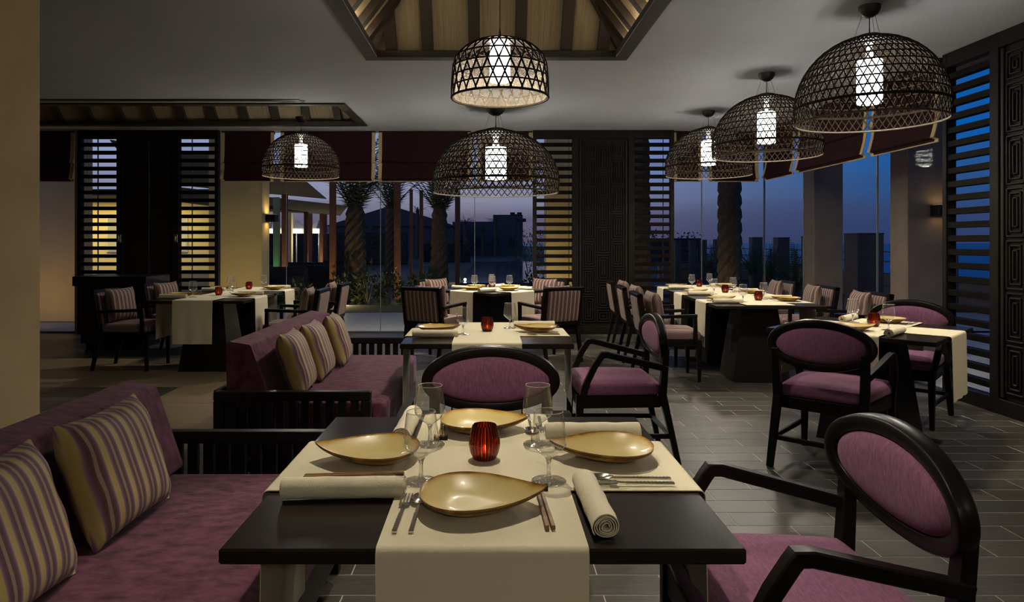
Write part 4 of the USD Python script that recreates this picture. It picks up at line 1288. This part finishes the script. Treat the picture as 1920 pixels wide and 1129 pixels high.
sail('wide grey shade sail over the garden terrace, closest to the glazing', [(-8.0, 14.6, 3.5), (-4.4, 15.2, 3.0), (-4.7, 20, 2.6), (-9.5, 19, 3.0)])
sail('grey shade sail further out, hanging lower over the garden tables', [(-11, 21.5, 3.2), (-4.5, 22, 2.5), (-5.6, 26, 2.35), (-13, 25.5, 3.0)])


# palms
def frond(L, droop, n=12, w=.32, seed=0):
    rr = np.random.default_rng(seed)
    s = np.linspace(0, 1, n + 1)
    x = L * s * (1 - .12 * droop * s); z = L * (.28 * s - droop * s ** 2.2)
    V, F = [], []
    rach = tube(np.stack([x, 0 * x, z], 1), .016 * (1.05 - s), 4)
    for i in range(2, n * 2):
        u = i / (n * 2)
        p = np.array([np.interp(u, s, x), 0, np.interp(u, s, z)])
        ll = w * (math.sin(PI * min(u * 1.1 + .08, 1)) ** .6 + .12) * rr.uniform(.85, 1.1)
        for sd in (-1, 1):
            tip = p + np.array([ll * .55, sd * ll * .8, -ll * .25 * rr.uniform(.3, 1.4)])
            b0, b1 = p - np.array([.018, 0, 0]), p + np.array([.022, 0, 0])
            k = len(V); V += [b0, b1, tip]; F.append((k, k + 1, k + 2))
    return cat(rach, trimesh.Trimesh(np.array(V), np.array(F), process=False))


FR = [frond(2.3, dr, seed=i) for i, dr in enumerate((.15, .35, .6, .9))]


def palm(label, x, y, h, r, upright=False, nf=16, s=1.0, bumps=True, name='palm_tree'):
    t = thing(name, label, 'palm tree', (x, y, -.06), group=None)
    n, m = int(h * 7) + 4, 12
    zz = np.linspace(0, h, n)
    prof = []
    V = np.zeros((n, m, 3))
    for i, z in enumerate(zz):
        for j in range(m):
            a = 2 * PI * j / m
            b = 1 + (.16 if (i + j) % 2 else -.10) * bumps
            R = r * (1.12 - .22 * z / h) * b
            V[i, j] = (R * math.cos(a), R * math.sin(a), z)
    tip = []
    for k_, (dz, rr_) in enumerate(((.10, .95), (.28, .62), (.45, .22), (.46, .0))):
        tip.append(np.stack([r * .9 * rr_ * np.cos(np.arange(m) * 2 * PI / m), r * .9 * rr_ * np.sin(np.arange(m) * 2 * PI / m), np.full(m, h + dz)], 1))
    V = np.concatenate([V, np.array(tip)], 0); n += 4
    f = grid_faces(n, m, False, True)
    tr = trimesh.Trimesh(V.reshape(-1, 3), f[:, ::-1], process=False)
    part(t, 'trunk', tr, 'palm_bark', smooth=False)
    for k in range(nf):
        a = 2 * PI * k / nf * 2.4 + k * .13
        q = FR[0 if upright and k % 2 else (k % 3 if upright else k % 4)]
        up = math.radians(rng.uniform(38, 72) if upright else rng.uniform(5, 55))
        M_ = TR(0, 0, h - .05, rz=a) @ TR(ry=-up)
        mm = q.copy(); mm.apply_scale(s); part(t, 'frond', xf(mm, M_), 'frond_green', smooth=False)
    return t


X_ = lambda px, D: (px - 918) * D / FPX
palm('stout palm tree with a diamond-patterned trunk, before the pergola', X_(666, 16), 16, 2.05, .22, upright=True, nf=26)
palm('palm tree with splayed fronds beside the tall pergola posts', X_(824, 18), 18, 2.1, .20, upright=True, nf=26)
palm('thick dark palm trunk outside the glazed corner', X_(1368, 14), 14, 6.4, .20, nf=18)
palm('palm tree whose drooping crown shows through the carved screen louvres', X_(1205, 13), 13.2, 3.4, .17, nf=20)
palm('palm tree behind the middle blind, by the pergola', X_(735, 22), 22, 2.3, .2, upright=True, nf=22)
for k, (px, D, h) in enumerate(((783, 60, 5.6), (872, 62, 4.6), (929, 66, 5.0), (905, 68, 4.0))):
    palm(f'small distant palm silhouette on the dusk skyline, {("beside the gabled roof", "before the long dark block", "above the terrace villa", "lowest one by the villa")[k]}', X_(px, D), D, h - 1.6, .16, nf=14, s=.62, bumps=False)
for k, (px, D) in enumerate(((1412, 20.5), (1445, 17.3), (1490, 14.6), (1333, 23.0))):
    palm(f'low bushy palm {("just past the thick palm trunk", "below the second last stone bollard", "against the corner column", "behind the thick palm trunk")[k]}', X_(px, D), D, .35, .10, upright=True, nf=16, s=.55, bumps=False, name='dwarf_palm')


def shrub(label, x, y, r, h, n=240, seed=0):
    rr = np.random.default_rng(seed)
    V, F = [], []
    for i in range(n):
        d = rr.normal(size=3); d /= np.linalg.norm(d)
        p = np.array([d[0] * r, d[1] * r, abs(d[2]) * h]) * rr.uniform(.55, 1.0)
        a = rr.normal(size=3); a /= np.linalg.norm(a); b = np.cross(a, d); b /= np.linalg.norm(b) + 1e-9
        k = len(V); l = rr.uniform(.06, .13)
        V += [p - b * l * .3, p + b * l * .3, p + d * l + a * l * .4]; F.append((k, k + 1, k + 2))
    t = thing('shrub', label, 'shrub', (x, y, -.06))
    part(t, 'foliage', trimesh.Trimesh(np.array(V), np.array(F), process=False), 'frond_green', smooth=False, kind='stuff')
    part(t, 'stem', cat(*[bar((0, 0, 0), (r * .4 * math.cos(a), r * .4 * math.sin(a), h * .7), .02, .02) for a in (0, 2, 4)]), 'palm_bark')
    return t


for k, (px, D, r, h) in enumerate(((690, 15.3, .5, 1.0), (730, 15.5, .45, .9), (785, 15.6, .5, .75), (808, 15.1, .35, .95), (640, 15.4, .4, .8), (560, 15.2, .5, .6), (1000, 15.5, .5, .8), (1290, 15, .5, .6), (1450, 15.2, .6, .5), (990, 30, 1.4, 2.2), (1010, 40, 2.0, 2.6))):
    shrub(f'dark garden shrub beyond the lawn strip, {("at the diamond-trunk palm", "between two palms", "beside the pergola posts", "pale-tipped behind the striped chair", "left of the orange post", "below the shade sail", "beside the carved screen", "below the stone bollards", "under the low palms", "by the pool edge", "tallest behind the pool")[k]}', X_(px, D), D, r * .78, h, 260 if D < 20 else 500, seed=k)

# dark villas on the skyline
v1 = thing('villa', 'long dark villa block on the dusk skyline with a roof terrace', 'building')
part(v1, 'block', box((-.2, 78, 1.7), (7.6, 6, 3.8), 0), 'dark_building', smooth=False)
part(v1, 'upper_block', box((2.0, 78, 3.9), (3.2, 5, .9), 0), 'dark_building', smooth=False)
for k in range(4):
    part(v1, 'window', box((-3 + k * 1.8, 74.9, 1.4), (.5, .1, 1.0), .01), 'outdoor_dark')
v2 = thing('gabled_villa', 'dark gabled house on the dusk skyline behind the pergola posts', 'building')
part(v2, 'block', box((-9.5, 70, 1.4), (12, 6, 3.0), 0), 'dark_building', smooth=False)
part(v2, 'roof', xf(prism([(-6.4, 0), (6.4, 0), (0, 2.0)], 6.6), TR(-9.5, 73.3, 2.9, rx=PI / 2)), 'dark_building', smooth=False)
for k, (px, D, h) in enumerate(((967.5, 60, 3.8), (976, 64, 3.4))):
    t = thing('light_mast', f'thin floodlight mast on the skyline, {("taller", "shorter")[k]} of the two', 'mast', (X_(px, D), D, 0))
    part(t, 'pole', lathe([(0, 0), (.07, 0), (.05, h), (0, h)], 8), 'outdoor_dark')
    part(t, 'lamp_head', cat(box((-.3, 0, h), (.4, .2, .3), .02), box((.3, 0, h), (.4, .2, .3), .02), box((0, 0, h - .05), (.9, .08, .08), .01)), 'outdoor_dark')
# stone bollards and the rail above the sea
for k, (px, D, w, ytop) in enumerate(((1270, 25, .22, 449), (1298, 25, .22, 449), (1319, 25, .20, 448), (1345, 25, .24, 447), (1417, 22, .32, 443), (1465, 20, .34, 443), (1522, 17, .36, 440), (1619, 13.2, .50, 434))):
    X = X_(px, D); zt = CAM_H + (455 - ytop) * D / FPX
    t = thing('stone_bollard', f'square stone bollard of the sea wall, {ORD[k]} from the carved screen', 'bollard', (X, D, -.06), group='stone bollards along the sea wall')
    part(t, 'shaft', box((0, 0, zt / 2), (w, w, zt), .012), 'bollard_stone', smooth=False)
    part(t, 'cap', box((0, 0, zt + .012), (w + .012, w + .012, .03), .008), 'bollard_stone', smooth=False)
sw = solo('sea_wall', 'low dark wall between the bollards above the sea', 'wall', cat(bar((6.3, 25.9, .25), (12.0, 25.9, .25), .6, .2, (0, 1, 0)), bar((9.6, 25, .25), (9.6, 9, .25), .6, .2, (1, 0, 0))), 'stone_column', smooth=False, kind='structure')
rl = thing('terrace_railing', 'metal railing with horizontal bars above the sea', 'railing')
pts_r = [np.array(p) for p in ((6.4, 25.5), (8.9, 25.5), (9.1, 13.5), (9.1, 8.0))]
for z in (.35, .62, .90, 1.12):
    for a, b in zip(pts_r[:-1], pts_r[1:]):
        part(rl, 'bar', bar((*a, z), (*b, z), .035, .035), 'metal_rail')
for a, b in zip(pts_r[:-1], pts_r[1:]):
    n = max(2, int(np.linalg.norm(b - a) / 1.6))
    for i in range(n):
        p = a + (b - a) * i / n
        part(rl, 'post', bar((*p, -.05), (*p, 1.14), .04, .04), 'metal_rail')
# dark outdoor sofas and tables below the sails
for k, (px, D) in enumerate(((518, 16.6), (566, 20.5), (594, 17.6), (642, 23))):
    t = thing('outdoor_sofa', f'dark outdoor sofa below the shade sails, {ORD[k]} from the gold column', 'sofa', (X_(px, D), D, -.06), rng.uniform(-.3, .3), group='dark outdoor sofas')
    part(t, 'seat', box((0, 0, .21), (1.3, .75, .42), .04), 'outdoor_dark'); part(t, 'backrest', box((0, .32, .55), (1.3, .16, .5), .04), 'outdoor_dark')
    for s in (-1, 1):
        part(t, 'arm', box((s * .6, 0, .45), (.14, .75, .3), .03), 'outdoor_dark')

# ------------------------------------------------------------------ ceiling spots; two of them are added to brighten armchairs
def downlight(label, pos, target, power, angle=34):
    t = thing('downlight', label, 'downlight', pos)
    part(t, 'housing', lathe([(0, -.004), (.030, -.004), (.040, -.012), (.046, -.012), (.046, -.001), (0, -.001)], 24), 'canopy_metal')
    spot('downlight_beam_' + str(_used.get(('/World', 'downlight'), 0)), (pos[0], pos[1], pos[2] - .035), target, power, angle=angle)


downlight('small ceiling spotlight above the table set for four', (.02, 2.50, CEIL), (T1[0], 1.93, .75), 41, 28)
downlight('added ceiling spotlight above the camera side of the table set for four', (-.25, .75, CEIL), (.03, 3.0, .72), 44, 15)  # added lamp, brightens the armchair that faces the camera
downlight('added ceiling spotlight above the two-pillow sofa aimed at the nearest armchair', (-.55, 1.45, CEIL), (1.03, 1.72, .72), 34, 14)  # added lamp, brightens the nearest armchair back
downlight('small ceiling spotlight above the corner-turned table by the side wall', (3.55, 3.45, CEIL), (3.0, 4.45, .6), 34, 20)

# added garden lamps for warm light, lit parasols and a hedge behind the pergola
def added_garden_lamp(label, loc, r, power, m='lamp_white', col=(1, .74, .36)):
    t = globe(label, loc, r, m, 'globe lamps in the garden')
    L = UsdLux.SphereLight.Define(stage, str(t.GetPath()) + '/light'); L.CreateRadiusAttr(r * .5); L.CreateNormalizeAttr(True); L.CreateIntensityAttr(power); L.CreateColorAttr(col)
    L.AddTranslateOp().Set((0, -r * 1.8, r + .06))


added_garden_lamp('added globe lamp at the foot of the diamond-trunk palm', (X_(640, 15.0), 14.9, -.02), .05, 9)
added_garden_lamp('added globe lamp between the palms beyond the lawn strip', (X_(790, 16.4), 16.4, -.06), .05, 7)
added_garden_lamp('added globe lamp among the dark outdoor sofas', (X_(545, 18.4), 18.4, -.06), .06, 13)
added_garden_lamp('added globe lamp behind the dark outdoor sofas', (X_(600, 24.5), 24.5, -.06), .08, 24)
added_garden_lamp('small green lamp at the foot of the nearest pavilion column', (X_(519, 20.6), 20.6, -.06), .05, 3, 'lamp_green', (.2, 1, .35))
added_garden_lamp('added globe lamp by the pool edge', (X_(872, 24), 24, -.06), .05, 10)
added_garden_lamp('added globe lamp before the low bushy palms', (X_(1330, 13.5), 13.5, -.06), .04, 3)
for k, px in enumerate((514, 556, 598)):
    D = 29.5
    t = thing('parasol', f'white lit parasol deep in the garden, {ORD[k]} from the gold column', 'parasol', (X_(px, D), D, -.06), group='white parasols in the garden')
    part(t, 'pole', lathe([(0, 0), (.03, 0), (.03, 2.3), (0, 2.3)], 8), 'metal_rail')
    part(t, 'canopy', cat(lathe([(.46, 1.78), (.45, 1.98), (.05, 2.34), (0, 2.35)], 8)), 'white_frame', smooth=False)
    L = UsdLux.SphereLight.Define(stage, str(t.GetPath()) + '/light'); L.CreateRadiusAttr(.05); L.CreateNormalizeAttr(True); L.CreateIntensityAttr(22); L.CreateColorAttr((1, .9, .7)); L.AddTranslateOp().Set((.0, -.9, 1.5))
def hedge(label, x0, x1, y, h, seed):
    rr = np.random.default_rng(seed)
    t = thing('hedge', label, 'hedge', (0, 0, -.06))
    n = int((x1 - x0) * 90)
    P = np.stack([rr.uniform(x0, x1, n), y + rr.normal(0, .35, n), rr.uniform(0, 1, n) ** .7 * h * (1 + .14 * np.sin(np.linspace(0, 9, n)))], 1)
    d = rr.normal(size=(n, 3)); d /= np.linalg.norm(d, axis=1, keepdims=True); e = np.cross(d, rr.normal(size=(n, 3))); e /= np.linalg.norm(e, axis=1, keepdims=True)
    l = rr.uniform(.12, .26, (n, 1))
    V = np.stack([P - e * l * .4, P + e * l * .4, P + d * l], 1).reshape(-1, 3)
    part(t, 'foliage', trimesh.Trimesh(V, np.arange(3 * n).reshape(-1, 3), process=False), 'frond_green', smooth=False, kind='stuff')
    part(t, 'core', box(((x0 + x1) / 2, y + .1, h * .44), (x1 - x0, .5, h * .88), .05), 'outdoor_dark')
hedge('long dark hedge closing the garden behind the pergola', -24, -5.2, 44, 2.3, 3)
hedge('low dark hedge across the garden in front of the villas', -5.0, -1.4, 50, 1.5, 4)
hedge('dark hedge beside the pool behind the carved screen', 4.2, 14, 46, 1.9, 5)
